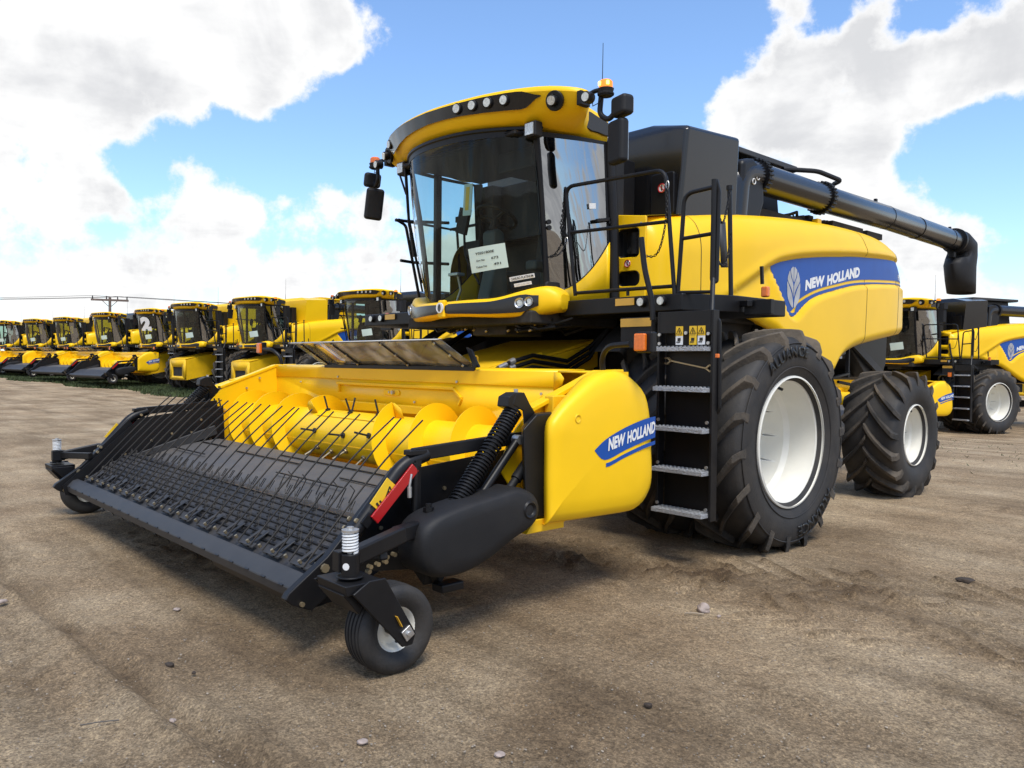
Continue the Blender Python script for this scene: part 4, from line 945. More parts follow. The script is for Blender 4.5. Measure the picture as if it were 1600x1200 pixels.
    # rear transfer belt
    mb = MB(); lp = smooth_poly([(-3.52, .60), (-3.58, .55), (-3.52, .47), (-2.9, .52), (-2.76, .58), (-2.74, .66), (-2.80, .715), (-2.9, .72), (-3.2, .68)], 4); lp.append(lp[0])
    mb.grid([[(x, y, z) for y, z in lp] for x in (-2.2, 0, 2.2)]); tb = mb.build('transfer_belt', 'grey_paint', root, ang=50)
    tb.data.materials.clear(); tb.data.materials.append(mat('grey_rubber_belt', (.075, .073, .072), .6, var=.15, scale=5, dust=.3))
    mb = MB()
    for x0, x1, y in ((-2.1, -1.3, -3.34), (-1.15, 0.1, -3.10), (.2, 1.2, -3.36), (-.5, 1.5, -2.98), (.9, 2.1, -3.2), (-2.1, -1.5, -3.05)): z = .66 + (y + 3.3) * .12 + .022; mb.bar((x0, y, z), (x1, y, z + .002), .014, .010)
    split_build(mb, 'belt_slat', 'black', tb, bevel=.003)
    mb = MB()
    for i in range(10):
        x = .5 + i * .11; h = .11 if i % 2 else .085
        if True: mb.tube([(x, -3.48, .62), (x + .01, -3.44, .70), (x - .03, -3.45, .62 + h)], .0045, 5)
    split_build(mb, 'upright_tine', 'rod', tb)
    # ---- front bar with toothed brackets and windguard rods
    mb = MB(); mb.prism([(-4.262, .340), (-4.262, .352), (-4.215, .402), (-4.17, .414), (-4.17, .402), (-4.21, .390), (-4.25, .342)], lambda u, v, d: (d, u, v), -2.30, 2.27); mb.prism([(-4.264, .350), (-4.252, .350), (-4.240, .300), (-4.252, .295)], lambda u, v, d: (d, u, v), -2.30, 2.27)
    bar = mb.build('front_bar', 'grey_paint', root, bevel=.004)
    mb = MB()
    for i in range(21):
        x = -2.2 + 4.3 * i / 20; mb.box((x, -4.262, .352), (.05, .010, .010), Matrix.Rotation(R(39), 3, 'X'))
    split_build(mb, 'bar_slot', 'ink', bar)
    mb = MB(); mb.prism([(-4.24, .29), (-4.0, .30), (-4.0, .25), (-4.22, .25)], lambda u, v, d: (d, u, v), 1.1, 2.26); mb.build('lower_lip', 'black', bar)
    NR = 26
    for i in range(NR):
        x = -2.10 + 4.22 * i / (NR - 1)
        mb = MB(); y0, z0 = -4.15, .435; jx = random.uniform(-.022, .022)
        L = 1.0 if True else 0; P = [(x + .02, y0, z0), (x, y0 + .28, z0 + .285), (x - .01 + jx * .5, y0 + .54, z0 + .54), (x - .02 + jx, y0 + .81 + jx * .8, z0 + .765)]
        mb.tube(smooth_poly(P, 3, False), .0060, 6); mb.build('windguard_rod', 'rod', root)
    for i in range(13):
        mb = MB(); x = -2.02 + 4.1 * i / 12
        for sx in (-.045, .045): mb.prism([(-4.15, .432), (-4.03, .495), (-4.03, .485), (-4.15, .42)], lambda u, v, d: (d + x + sx, u, v), -.014, .014)
        mb.prism([(-4.05, .484), (-4.02, .50), (-4.02, .49), (-4.05, .475)], lambda u, v, d: (d + x, u, v), -.059, .059)
        mb.prism([(-4.15, .432), (-4.12, .448), (-4.12, .435), (-4.15, .42)], lambda u, v, d: (d + x, u, v), -.10, .10)
        mb.build('rod_bracket', 'grey_paint', bar, bevel=.002)
    mb = MB()
    for i in range(26):
        x = -2.06 + 4.15 * i / 25; c = Vector((x, -4.14, .445)); mb.cyl(c, c + Vector((0, -.01, .018)), .010, 6)
    split_build(mb, 'bar_bolt', 'bolt', bar)
    # ---- side plates, arms
    for s in (1, -1):
        mb = MB(); mb.prism([(-4.28, .27), (-4.30, .36), (-3.62, .96), (-3.50, .985), (-2.76, 1.07), (-2.74, .62), (-3.4, .36), (-4.05, .22)] if s < 0 else [(-3.74, .86), (-3.58, .93), (-2.76, 1.00), (-2.74, .62), (-3.4, .33), (-3.95, .40), (-3.98, .62)], lambda u, v, d: (s * (2.27 + d), u, v), 0, .012); sp = mb.build('side_plate', 'black', root)
        if s < 0:   # inner edge strip seen on the far side
            mb = MB(); mb.bar((-2.22, -3.50, .62), (-2.22, -2.86, .82), .03, .10); mb.bar((-2.22, -3.9, .52), (-2.22, -3.5, .64), .02, .06); mb.build('edge_guide', 'grey_paint', sp, bevel=.008)
        mb = MB()
        for y, z in ((-3.0, .93), (-3.3, .8), (-3.1, .8), (-3.75, .62), (-3.5, .74), (-3.9, .5), (-2.9, .72)): disc(mb, (s * 2.268, y, z), (-s, 0, 0), .012, .010, 8); disc(mb, (s * 2.284, y, z), (s, 0, 0), .012, .010, 8)
        split_build(mb, 'plate_bolt', 'bolt', sp)
        xa = s * 2.41
        mb = MB(); w = .05
        mb.prism([(-4.37, .345), (-4.33, .31), (-4.22, .26), (-4.14, .31), (-4.04, .47), (-3.66, .90), (-3.70, .965), (-4.13, .53), (-4.35, .375)], lambda u, v, d: (s * (2.31 + d), u, v), 0, .055)
        arm = mb.build('windguard_arm', 'black', root, bevel=.008)
        mb = MB(); mb.tube(fillet([(s * 2.36, -3.98, .62), (s * 2.37, -3.66, .98), (s * 2.38, -3.50, 1.03)], .16, 8), .042, 14); mb.bar((s * 2.38, -3.60, 1.03), (s * 2.40, -2.78, 1.085), .045, .075); mb.box((s * 2.38, -3.58, 1.045), (.07, .12, .03)); mb.build('arm_tube', 'black', arm, bevel=.006)
        mb = MB(); c = Vector((s * 2.366, -3.80, .83)); mb.bar((s * 2.385, -3.865, .762), (s * 2.385, -3.755, .892), .088, .006, up=(s, 0, 0)); o = mb.build('warning_decal', 'warn', arm)
        for v in o.data.vertices: v.co.x += s * .022
        mb = MB(); xw = s * 2.412
        T3 = [(xw, -3.80, .815), (xw, -3.775, .872), (xw, -3.755, .828)]
        for a, b in zip(T3, T3[1:] + T3[:1]): mb.bar(a, b, .006, .003, up=(s, 0, 0))
        mb.bar((xw, -3.785, .845), (xw, -3.765, .838), .008, .003, up=(s, 0, 0)); mb.bar((xw, -3.86, .79), (xw, -3.84, .765), .012, .003, up=(s, 0, 0)); mb.bar((xw, -3.84, .80), (xw, -3.815, .775), .010, .003, up=(s, 0, 0)); mb.build('decal_symbol', 'ink', o)
        mb = MB(); mb.bar((s * 2.42, -3.88, .70), (s * 2.42, -3.61, .965), .014, .060, up=(0, -1, 1)); mb.build('red_reflector', 'red', arm, bevel=.003)
        mb = MB(); mb.box((s * 2.395, -3.91, .70), (.03, .07, .05), Matrix.Rotation(.8, 3, 'X')); mb.box((s * 2.41, -3.59, .985), (.03, .04, .035)); split_build(mb, 'reflector_clip', 'black', arm)
        mb = MB()
        for y, z, r_ in ((-4.15, .475, .024), (-4.28, .31, .013), (-3.96, .70, .014), (-3.99, .655, .014), (-3.585, 1.0, .013)): disc(mb, (s * 2.366, y, z), (s, 0, 0), r_, .016, 8); disc(mb, (s * 2.309, y, z), (-s, 0, 0), r_, .014, 8)
        split_build(mb, 'arm_bolt', 'bolt', arm)
        mb = MB(); mb.cyl((s * 2.41, -3.60, .99), (s * 2.41, -3.60, .45), .018, 10); mb.box((s * 2.36, -3.56, .70), (.03, .05, .62)); mb.build('support_strut', 'black', root, bevel=.004)
        mb = MB(); mb.tube([(s * 2.425, -3.64, .93), (s * 2.43, -3.66, .84), (s * 2.43, -3.65, .82)], .008, 6); mb.cyl((s * 2.43, -3.655, .86), (s * 2.43, -3.655, .80), .013, 8); mb.build('lynch_pin', 'steel', root)
        # lift spring with top bracket
        T = Vector((s * 2.44, -2.875, 1.265)); Bm = Vector((s * 2.52, -3.45, .68)); ax_ = (Bm - T); Ln = ax_.length; ax_.normalize(); u_ = ax_.cross(Vector((1, 0, 0))).normalized(); v_ = ax_.cross(u_)
        mb = MB(); pth = []; nt = 34
        for k in range(nt * 12 + 1):
            t = k / (nt * 12); tw = t if t < .18 else t; a = 2 * PI * nt * (t + .012 * math.sin(t * 9)); pth.append(T + ax_ * Ln * t + (u_ * math.cos(a) + v_ * math.sin(a)) * .052)
        mb.tube(pth, .0088, 6); sg = mb.build('lift_spring', 'black', root)
        mb = MB(); mb.cyl(T, T + ax_ * Ln * .97, .022, 10); mb.build('spring_core', 'dark', sg)
        mb = MB(); mb.prism([(-2.93, 1.30), (-2.90, 1.37), (-2.83, 1.375), (-2.78, 1.30), (-2.66, 1.15), (-2.78, 1.085), (-2.82, 1.12), (-2.84, 1.26)], lambda u, v, d: (s * (2.475 + d), u, v), 0, .012)
        mb.prism([(-2.97, 1.29), (-2.96, 1.35), (-2.90, 1.375), (-2.84, 1.375), (-2.84, 1.27), (-2.92, 1.27)], lambda u, v, d: (s * (2.385 + d), u, v), 0, .10); bk = mb.build('spring_bracket', 'black', root, bevel=.010)
        mb = MB()
        for y, z in ((-2.70, 1.165), (-2.78, 1.115)): disc(mb, (s * 2.487, y, z), (s, 0, 0), .014, .012, 8)
        mb.cyl((s * 2.44, -2.86, 1.37), (s * 2.44, -2.86, 1.395), .014, 8); mb.build('bracket_bolt', 'steel', bk)
        mb = MB(); a, b = Vector((s * 2.46, -2.86, 1.08)), Vector((s * 2.52, -3.30, .68)); mb.cyl(a, a.lerp(b, .82), .026, 12); c1 = mb.build('lift_cylinder', 'black', root)
        mb = MB(); mb.cyl(a.lerp(b, .8), b, .013, 10); mb.cyl(a + Vector((s * .03, 0, 0)), a - Vector((s * .03, 0, 0)), .03, 10); mb.cyl(a.lerp(b, .0), a.lerp(b, .05), .02, 8); split_build(mb, 'cylinder_rod', 'steel', c1)
        mb = MB(); a, b = Vector((s * 2.49, -2.76, .98)), Vector((s * 2.50, -3.05, .70)); mb.cyl(a, a.lerp(b, .5), .036, 12); mb.cyl(a.lerp(b, .45), b, .026, 12); mb.build('damper', 'black_matt', root)
        mb = MB(); mb.box((s * 2.47, -2.72, .985), (.05, .05, .06)); disc(mb, (s * 2.49, -2.75, 1.06), (s, 0, 0), .026, .03, 8); mb.build('lug_plate', 'yellow_dull' if s > 0 else 'black', root, bevel=.006)
        # rounded black drive cover
        if s > 0:
            out = smooth_poly([(-3.80, .60), (-3.72, .70), (-3.52, .755), (-3.2, .80), (-3.02, .82), (-2.88, .76), (-2.84, .66), (-2.90, .57), (-3.08, .50), (-3.30, .40), (-3.50, .35), (-3.68, .36), (-3.78, .44)], 3)
            mb = MB(); mb.pillow(out, lambda u, v, d: (2.46 + d, u, v + .02), [(.90, 0), (.93, .02), (.93, .17), (.915, .205), (.88, .230), (.80, .244), (.5, .25)]); gc = mb.build('drive_cover', 'black_matt', root, ang=60)
            mb = MB(); mb.lathe([(.001, .004), (.03, .004), (.034, .010), (.045, .016), (.055, .006), (.056, -.01)], (2.700, -2.985, .690), 'x', 24); mb.build('cover_knob', 'black', gc)
            mb = MB(); disc(mb, (2.56, -3.62, .735), (0, 0, 1), .03, .025, 6); disc(mb, (2.56, -3.62, .76), (0, 0, 1), .018, .02, 8); mb.build('cover_cap', 'black', gc)
        else:
            mb = MB(); mb.prism([(-3.7, .42), (-3.5, .68), (-3.0, .78), (-2.8, .60), (-3.2, .42)], lambda u, v, d: (-2.45 - d, u, v), 0, .2); mb.build('drive_cover', 'black_matt', root, bevel=.05)
        # ---- gauge wheel with castor
        gx, gy = s * 2.765, -4.235
        mb = MB(); mb.bar((gx - s * .06, gy + .04, .60), (s * 2.66, -3.86, .665), .07, .085); mb.bar((s * 2.66, -3.90, .66), (s * 2.57, -3.70, .655), .07, .085); mb.bar((s * 2.58, -3.72, .67), (s * 2.50, -3.50, .33), .07, .08)
        mb.bar((s * 2.28, -3.95, .50), (s * 2.7, -4.0, .58), .05, .05); mb.bar((s * 2.50, -3.56, .34), (s * 2.28, -3.5, .40), .08, .08); mb.box((s * 2.56, -3.48, .30), (.10, .16, .05)); wa = mb.build('wheel_arm', 'black', root, bevel=.012, segs=3)
        if s < 0: mb = MB(); mb.bar((gx + .04, gy + .03, .60), (-2.30, -4.05, .62), .05, .06); mb.build('wheel_crossbar', 'black', wa, bevel=.006)
        mb = MB()
        for i in range(9): c = Vector((s * (2.42 + .02 * (i % 3)), -4.02 + .035 * i, .42 + .012 * i)); mb.cyl(c, c + Vector((s * .03, 0, 0)), .013, 7)
        split_build(mb, 'arm_fastener', 'bolt', wa)
        mb = MB(); mb.cyl((gx, gy, .525), (gx, gy, .64), .045, 20); mb.cyl((gx, gy, .525), (gx, gy, .535), .065, 20); mb.box((gx - s * .045, gy, .60), (.06, .11, .10)); cs = mb.build('castor_housing', 'black', root, bevel=.005)
        mb = MB(); disc(mb, Vector((gx, gy, .585)) + Vector((.55, -.83, 0)) * .0455, (.55, -.83, 0), .017, .002, 14); mb.build('housing_sticker', 'white', cs)
        mb = MB(); mb.tube([(gx + .034 * math.cos(2 * PI * k / 12), gy + .034 * math.sin(2 * PI * k / 12), .645 + .10 * k / 84) for k in range(85)], .0062, 6); sp_ = mb.build('castor_spring', 'spring', root)
        mb = MB(); mb.cyl((gx, gy, .745), (gx, gy, .755), .042, 18); mb.cyl((gx, gy, .755), (gx, gy, .768), .017, 6); mb.cyl((gx, gy, .64), (gx, gy, .75), .016, 8); mb.build('spring_cap', 'steel', sp_)
        wx, wy, wz, wr = gx - s * .035, -3.985, .223, .223
        mb = MB()   # fork: top plate, two legs
        mb.prism([(gy - .09, .515), (gy + .12, .515), (gy + .12, .475), (gy - .08, .465)], lambda u, v, d: (wx + d, u, v), -.13, .14)
        for q_ in (-.14, .15):
            mb.prism([(gy - .06, .475), (gy + .03, .525), (gy + .12, .525), (wy + .05, .22), (wy + .03, .165), (wy - .03, .165)] if q_ * s > 0 else [(gy - .10, .50), (gy + .10, .50), (wy + .05, .20), (wy, .16)], lambda u, v, d: (wx + q_ + d, u, v), -.006, .010)
        mb.prism([(gy - .09, .47), (gy + .05, .47), (gy - .0, .36)], lambda u, v, d: (wx + d, u, v), -.12, .12); fk = mb.build('castor_fork', 'black', root, bevel=.006)
        xo = wx + s * .162
        mb = MB(); mb.box((xo + s * .004, wy - .005, .232), (.012, .055, .06), Matrix.Rotation(.55, 3, 'X')); mb.cyl((xo, wy - .005, .232), (xo + s * .022, wy - .005, .232), .014, 8); mb.build('axle_plate', 'steel', fk, bevel=.003)
        mb = MB(); mb.bar((xo + s * .003, wy - .075, .33), (xo + s * .003, wy - .045, .275), .004, .028, up=(s, 0, 0)); mb.build('adjust_slot', 'gold', fk)
        o = (wx, wy, wz)
        W = .092; f_ = s * W * .62
        mb = MB(); mb.lathe([(.001, f_ - s * .055), (.04, f_ - s * .055), (.05, f_ - s * .05), (.085, f_ - s * .055), (.10, f_ - s * .02), (.108, f_), (.114, f_ + s * .006), (.118, f_), (.10, 0), (.118, -f_), (.10, -f_ + s * .03), (.001, -f_ + s * .05)], o, 'x', 40); wh = mb.build('gauge_wheel', 'rim', root, ang=30)
        mb = MB(); prof = [(.110, -W * .55), (.12, -W * .72), (.16, -W * .98), (.195, -W), (.222, -W * .86)]
        for gk in (-.62, -.32, 0, .32, .62):
            prof += [(.232 - .004 * abs(gk), W * (gk - .07)), (.224, W * (gk - .05)), (.224, W * (gk + .05)), (.232 - .004 * abs(gk), W * (gk + .07))]
        prof += [(.222, W * .86), (.195, W), (.16, W * .98), (.12, W * .72), (.110, W * .55)]; mb.lathe([(r_ * .96, t_) for r_, t_ in prof], o, 'x', 64)
        mb.build('tyre', 'rubber', wh, ang=50)
        mb = MB(); mb.cyl((wx - .16, wy, wz), (wx + .16, wy, wz), .014, 10); mb.cyl((wx - .06, wy, wz), (wx + .06, wy, wz), .035, 14); mb.cyl((wx + f_ - s * .03, wy + .02, wz - .075), (wx + f_ + s * .01, wy + .015, wz - .065), .007, 6); mb.build('hub', 'black', wh)
    # ---- yellow side shields
    def shear(u, d): return u - .80 * d * sstep(-2.15, -2.60, u)
    sh = [(-2.70, .60), (-2.705, 1.0), (-2.70, 1.17), (-2.645, 1.245), (-2.50, 1.365), (-2.36, 1.47), (-2.24, 1.512), (-2.14, 1.512), (-2.02, 1.47), (-1.88, 1.36), (-1.82, 1.18), (-1.80, .96), (-1.79, .76), (-1.83, .655), (-1.93, .575), (-2.10, .555), (-2.66, .575)]
    shp = smooth_poly(sh, 3)
    for s in (1, -1):
        mb = MB(); shq = shp if s > 0 else [(u, min(v, 1.44 if u > -2.2 else 1.44 + (u + 2.2) * .42)) for u, v in shp]
        mb.pillow(shq, lambda u, v, d: (s * (2.52 + d), shear(u, d), v), [(.965, 0), (.995, .06), (1.0, .11), (.985, .15), (.95, .178), (.86, .198), (.7, .208), (.45, .214), (.2, .216)]); sd = mb.build('side_shield', 'yellow_plastic', root, ang=70)
        mb = MB(); mb.prism([(-2.84, .62), (-2.87, 1.16), (-2.76, 1.245), (-2.60, 1.25), (-2.60, .60)], lambda u, v, d: (s * (2.50 + d), u - d * .8, v), 0, .12); mb.build('shield_frame', 'black', root, bevel=.012)
        mb = MB(); mb.box((s * 2.47, -2.2, .97), (.08, .8, .76)); mb.build('shield_backing', 'yellow_dull', root, bevel=.01)
        mb = MB(); mb.lathe([(.001, s * .0), (.013, s * .004), (.018, s * .010), (.026, s * .012), (.032, 0)], (s * 2.722, -2.60, 1.215), 'x', 16); mb.build('shield_latch', 'yellow_dull', sd)
        if s > 0:
            X0 = 2.742
            def sx(y, z):
                # height of the pillow, close enough for a thin decal
                cu = sum(p_[0] for p_ in shp) / len(shp); cv = sum(p_[1] for p_ in shp) / len(shp)
                k = max(abs(y - cu) / .53, abs(z - cv) / .46)
                return 2.52 + lerp_curve([(0, .216), (.45, .214), (.7, .208), (.86, .198), (.95, .178), (1.0, .12)], k) + .003
            zt = smooth_poly([(-2.45, 1.01), (-2.34, 1.075), (-2.15, 1.14), (-1.95, 1.185), (-1.815, 1.20)], 4, False); zb = smooth_poly([(-2.45, 1.005), (-2.35, .94), (-2.15, .99), (-1.95, 1.035), (-1.815, 1.055)], 4, False)
            def st(name, m, y0, y1, f0, f1, off=0):
                mb = MB(); mb.grid([[(sx(y, f0(y) + (f1(y) - f0(y)) * k / 3) + off, y, f0(y) + (f1(y) - f0(y)) * k / 3) for k in range(4)] for y in [y0 + (y1 - y0) * i / 40 for i in range(41)]]); return mb.build(name, m, sd)
            g = st('shield_decal', 'blue', -2.45, -1.815, lambda y: lerp_curve(zb, y), lambda y: lerp_curve(zt, y))
            st('thin_stripe', 'blue', -2.34, -1.815, lambda y: lerp_curve(zb, y) - .048, lambda y: lerp_curve(zb, y) - .022)
            mb = MB()
            for s_, a, b in (('NEW', -2.325, -2.16), ('HOLLAND', -2.135, -1.825)):
                text_on(mb, s_, lambda u, v: ((lambda y: (sx(y, 1.1) + .003, y + .006 * v, .995 + (y + 2.325) * .19 + .082 * v))(a + (b - a) * u)), bold=.045)
            mb.build('shield_lettering', 'white', g)
        mb = MB(); mb.prism([(-2.93, .52), (-2.86, .60), (-2.6, .60), (-2.6, .52)], lambda u, v, d: (s * (2.42 + d), u, v), 0, .2); mb.build('corner_gusset', 'yellow_dull', root, bevel=.006)
        # marker lamps on bent arms
        mb = MB(); mb.tube(fillet([(s * 2.42, -2.0, 1.42), (s * 2.42, -2.03, 1.60), (s * 2.52, -2.08, 1.68), (s * 2.72, -2.09, 1.69)], .09, 6), .020, 10); ma = mb.build('marker_arm', 'black', root)
        mb = MB(); mb.box((s * 2.83, -2.06, 1.70), (.13, .06, .14)); mb.build('lamp_housing', 'black', ma, bevel=.012)
        mb = MB(); mb.box((s * 2.815, -2.105, 1.70), (.088, .035, .115)); mb.build('amber_lens', 'orange', ma, bevel=.010)
    # ---- clear deflector with straps
    T = lambda x, t: Vector((x + (-.30 + .06) * t * .5, -2.07 - .30 * t, 1.515 + .235 * t))
    mb = MB(); mb.grid([[T(x, t) for t in (0, .25, .5, .75, .9)] + [T(x, .93) + Vector((0, -.02, .0)), T(x, .93) + Vector((0, -.05, -.006))] for x in (-1.36, -.8, -.2, .4, 1.12)]); df = mb.build('crop_deflector', 'poly', root, solid=.006)
    mb = MB(); mb.bar(T(-1.30, 0) + Vector((0, -.02, -.01)), T(1.12, 0) + Vector((0, -.02, -.01)), .02, .035); mb.build('deflector_foot', 'black', df, bevel=.003)
    for x in (-1.22, -.62, .22, 1.0):
        mb = MB(); mb.bar(T(x, 0) + Vector((0, .004, .008)), T(x, .93) + Vector((0, .004, .008)), .045, .008, up=(0, -1, 1)); mb.build('strap', 'black', df)
        mb = MB()
        for t in (.1, .45, .86): c = T(x, t); mb.cyl(c + Vector((0, -.008, -.006)), c + Vector((0, -.018, -.014)), .010, 7)
        mb.build('strap_bolt', 'steel', df)
    mb = MB(); mb.grid([[T(x, .93) + Vector((0, -.004, .01)), T(x, .93) + Vector((0, -.065, .002))] for x in (-1.37, 1.13)]); mb.build('deflector_lip', mat('frosted_lip', (.50, .49, .46), .4, var=.1), df, solid=.005)
    mb = MB(); mb.prism([(1.13, 1.52), (1.20, 1.52), (1.10, 1.66), (1.04, 1.68)], Y_(-2.12), 0, .02); mb.cyl((1.17, -2.14, 1.53), (1.17, -2.09, 1.53), .014, 8); mb.build('deflector_stop', 'black', df)
    return root

# ============================================================ WORLD
scene.view_settings.view_transform = 'Standard'; scene.view_settings.look = 'None'; scene.view_settings.exposure = 0
SUN_DIR = Vector((.42, -.22, .88)).normalized()
el = math.asin(SUN_DIR.z); az = math.atan2(SUN_DIR.x, SUN_DIR.y)
def build_world():
    w = bpy.data.worlds.new('World'); scene.world = w; w.use_nodes = True; nt = w.node_tree; N = nt.nodes; L = nt.links
    bg = N['Background']; bg.inputs[1].default_value = .10
    sky = N.new('ShaderNodeTexSky'); sky.sky_type = 'NISHITA'; sky.sun_disc = False; sky.sun_elevation = el; sky.sun_rotation = az; sky.air_density = 1.0; sky.dust_density = .6; sky.ozone_density = 1.6
    hsv = N.new('ShaderNodeMix'); hsv.data_type = 'RGBA'; hsv.blend_type = 'MULTIPLY'; hsv.inputs[0].default_value = 1; hsv.inputs[7].default_value = (SKYR, SKYG, SKYB, 1); L.new(sky.outputs[0], hsv.inputs[6])
    tc = N.new('ShaderNodeTexCoord'); sp = N.new('ShaderNodeSeparateXYZ'); L.new(tc.outputs['Generated'], sp.inputs[0])
    def math_(op, a, b=None, c=None, clamp=False):
        n = N.new('ShaderNodeMath'); n.operation = op; n.use_clamp = clamp
        for i, v in enumerate((a, b, c)):
            if v is None: continue
            if isinstance(v, (int, float)): n.inputs[i].default_value = v
            else: L.new(v, n.inputs[i])
        return n.outputs[0]
    zz = math_('ADD', math_('MAXIMUM', sp.outputs[2], 0.0), .10)
    cx = math_('DIVIDE', sp.outputs[0], zz); cy = math_('DIVIDE', sp.outputs[1], zz)
    cb = N.new('ShaderNodeCombineXYZ'); L.new(cx, cb.inputs[0]); L.new(cy, cb.inputs[1])
    def noise(vec, scale, det, rough, off=0, dist=0):
        mp = N.new('ShaderNodeMapping'); mp.inputs['Location'].default_value = (off, off * .7, off * .3); L.new(vec, mp.inputs[0])
        n = N.new('ShaderNodeTexNoise'); n.inputs['Scale'].default_value = scale; n.inputs['Detail'].default_value = det; n.inputs['Roughness'].default_value = rough; n.inputs['Distortion'].default_value = dist; L.new(mp.outputs[0], n.inputs[0]); return n.outputs['Fac']
    n1 = noise(tc.outputs['Generated'], 9.0, 10, .62, 3.1); n2 = noise(cb.outputs[0], 1.3, 8, .55, 1.7, .2)
    n1u = noise(tc.outputs['Generated'], 5.0, 4, .5, 3.1, 0)
    dens = math_('ADD', math_('MULTIPLY', math_('SUBTRACT', n1, .5), 3.6), math_('MULTIPLY', math_('SUBTRACT', n2, .5), .55))
    def blob(d, width, amt):
        nonlocal dens
        v = Vector(d).normalized(); dp = N.new('ShaderNodeVectorMath'); dp.operation = 'DOT_PRODUCT'; L.new(tc.outputs['Generated'], dp.inputs[0]); dp.inputs[1].default_value = v
        m = N.new('ShaderNodeMapRange'); m.interpolation_type = 'SMOOTHSTEP'; m.inputs[1].default_value = math.cos(R(width * (1.05 if amt > 0 else 1))); m.inputs[2].default_value = 1 - (1 - math.cos(R(width))) * .08; m.inputs[3].default_value = 0; m.inputs[4].default_value = amt * (.68 if amt > 0 else 1); L.new(dp.outputs['Value'], m.inputs[0])
        dens = math_('ADD', dens, m.outputs[0])
    for b in BLOBS: blob(*b)
    # haze of low cloud near the horizon
    hz = N.new('ShaderNodeMapRange'); hz.interpolation_type = 'SMOOTHSTEP'; hz.inputs[1].default_value = .26; hz.inputs[2].default_value = .11; hz.inputs[3].default_value = 0; hz.inputs[4].default_value = .56; L.new(sp.outputs[2], hz.inputs[0])
    dens = math_('ADD', dens, hz.outputs[0])
    mask = N.new('ShaderNodeMapRange'); mask.interpolation_type = 'SMOOTHSTEP'; mask.inputs[1].default_value = .20; mask.inputs[2].default_value = .64; L.new(dens, mask.inputs[0])
    # grey undersides and folds
    n3 = noise(tc.outputs['Generated'], 6.5, 7, .55, 8.3, .4); n4 = noise(cb.outputs[0], 2.2, 6, .55, 5.5)
    thick = N.new('ShaderNodeMapRange'); thick.inputs[1].default_value = .45; thick.inputs[2].default_value = .95; L.new(dens, thick.inputs[0])
    sh = math_('ADD', math_('MULTIPLY', n3, .8), math_('MULTIPLY', n4, .45))
    mr = N.new('ShaderNodeMapRange'); mr.interpolation_type = 'SMOOTHSTEP'; mr.inputs[1].default_value = .54; mr.inputs[2].default_value = .76; L.new(sh, mr.inputs[0])
    shade = math_('MULTIPLY', mr.outputs[0], thick.outputs[0], None, True)
    cc = N.new('ShaderNodeMix'); cc.data_type = 'RGBA'; L.new(shade, cc.inputs[0]); cc.inputs[6].default_value = (10.6, 10.6, 10.6, 1); cc.inputs[7].default_value = (7.4, 7.5, 7.75, 1)
    fin = N.new('ShaderNodeMix'); fin.data_type = 'RGBA'; L.new(mask.outputs[0], fin.inputs[0]); L.new(hsv.outputs[2], fin.inputs[6]); L.new(cc.outputs[2], fin.inputs[7])
    L.new(fin.outputs[2], bg.inputs[0])
    s = bpy.data.lights.new('sun', 'SUN'); s.energy = 3.6; s.angle = R(24); s.color = (1, .95, .86); so = bpy.data.objects.new('sun', s); COL.objects.link(so); so.rotation_euler = SUN_DIR.to_track_quat('Z', 'Y').to_euler()
SKYR, SKYG, SKYB = 1.95, 2.22, 2.5
BLOBS = [((-0.92, 0.193, 0.345), 8, .9), ((-0.885, 0.30, 0.365), 8, .9), ((-0.839, 0.408, 0.365), 6, .85), ((-.79, .47, .385), 4, .6), ((-0.933, 0.219, 0.295), 4.5, .6), ((-0.895, 0.337, 0.300), 6.5, .95), ((-0.853, 0.417, 0.318), 4.5, .8), ((-0.957, 0.194, 0.222), 6, .9), ((-0.94, 0.27, 0.215), 4, .7), ((-0.866, 0.462, 0.195), 3, .7), ((-0.909, 0.379, 0.172), 3, .7),
         ((-0.507, 0.815, 0.278), 3.6, .8), ((-0.460, 0.835, 0.305), 4.2, .95), ((-0.405, 0.865, 0.296), 5, 1.0), ((-0.345, 0.89, 0.287), 4.2, .9), ((-0.305, 0.905, 0.300), 3.8, .8), ((-0.261, 0.913, 0.318), 4, .9), ((-0.22, 0.93, 0.31), 4.5, .8), ((-0.471, 0.791, 0.392), 4, .75), ((-.40, .83, .39), 4, .6), ((-.33, .86, .40), 4, .6), ((-0.42, 0.84, 0.350), 3.5, .40), ((-0.36, 0.87, 0.345), 3, .35), ((-0.423, 0.879, 0.225), 4.5, .8), ((-0.376, 0.906, 0.194), 4.5, .6), ((-.58, .70, .41), 3, .5),
         ((-.712, .599, .36), 10, -.55), ((-.80, .54, .27), 6, -.45), ((-.62, .72, .31), 8, -.5), ((-.33, .915, .225), 4, -.45), ((-.26, .94, .225), 5, -.5), ((-.93, .285, .252), 4.5, -.65), ((-.885, .395, .262), 5, -.65), ((-.84, .47, .26), 5, -.6), ((-.33, .875, .345), 3, -.4), ((-.42, .83, .375), 2.5, -.3), ((-.50, .79, .36), 4, -.4),
         ((.72, .66, .25), 26, .8), ((.3, -.9, .35), 30, .6), ((-.6, -.7, .4), 30, .5), ((.9, -.3, .3), 22, .5), ((0, 0, 1), 30, .45)]
build_world()

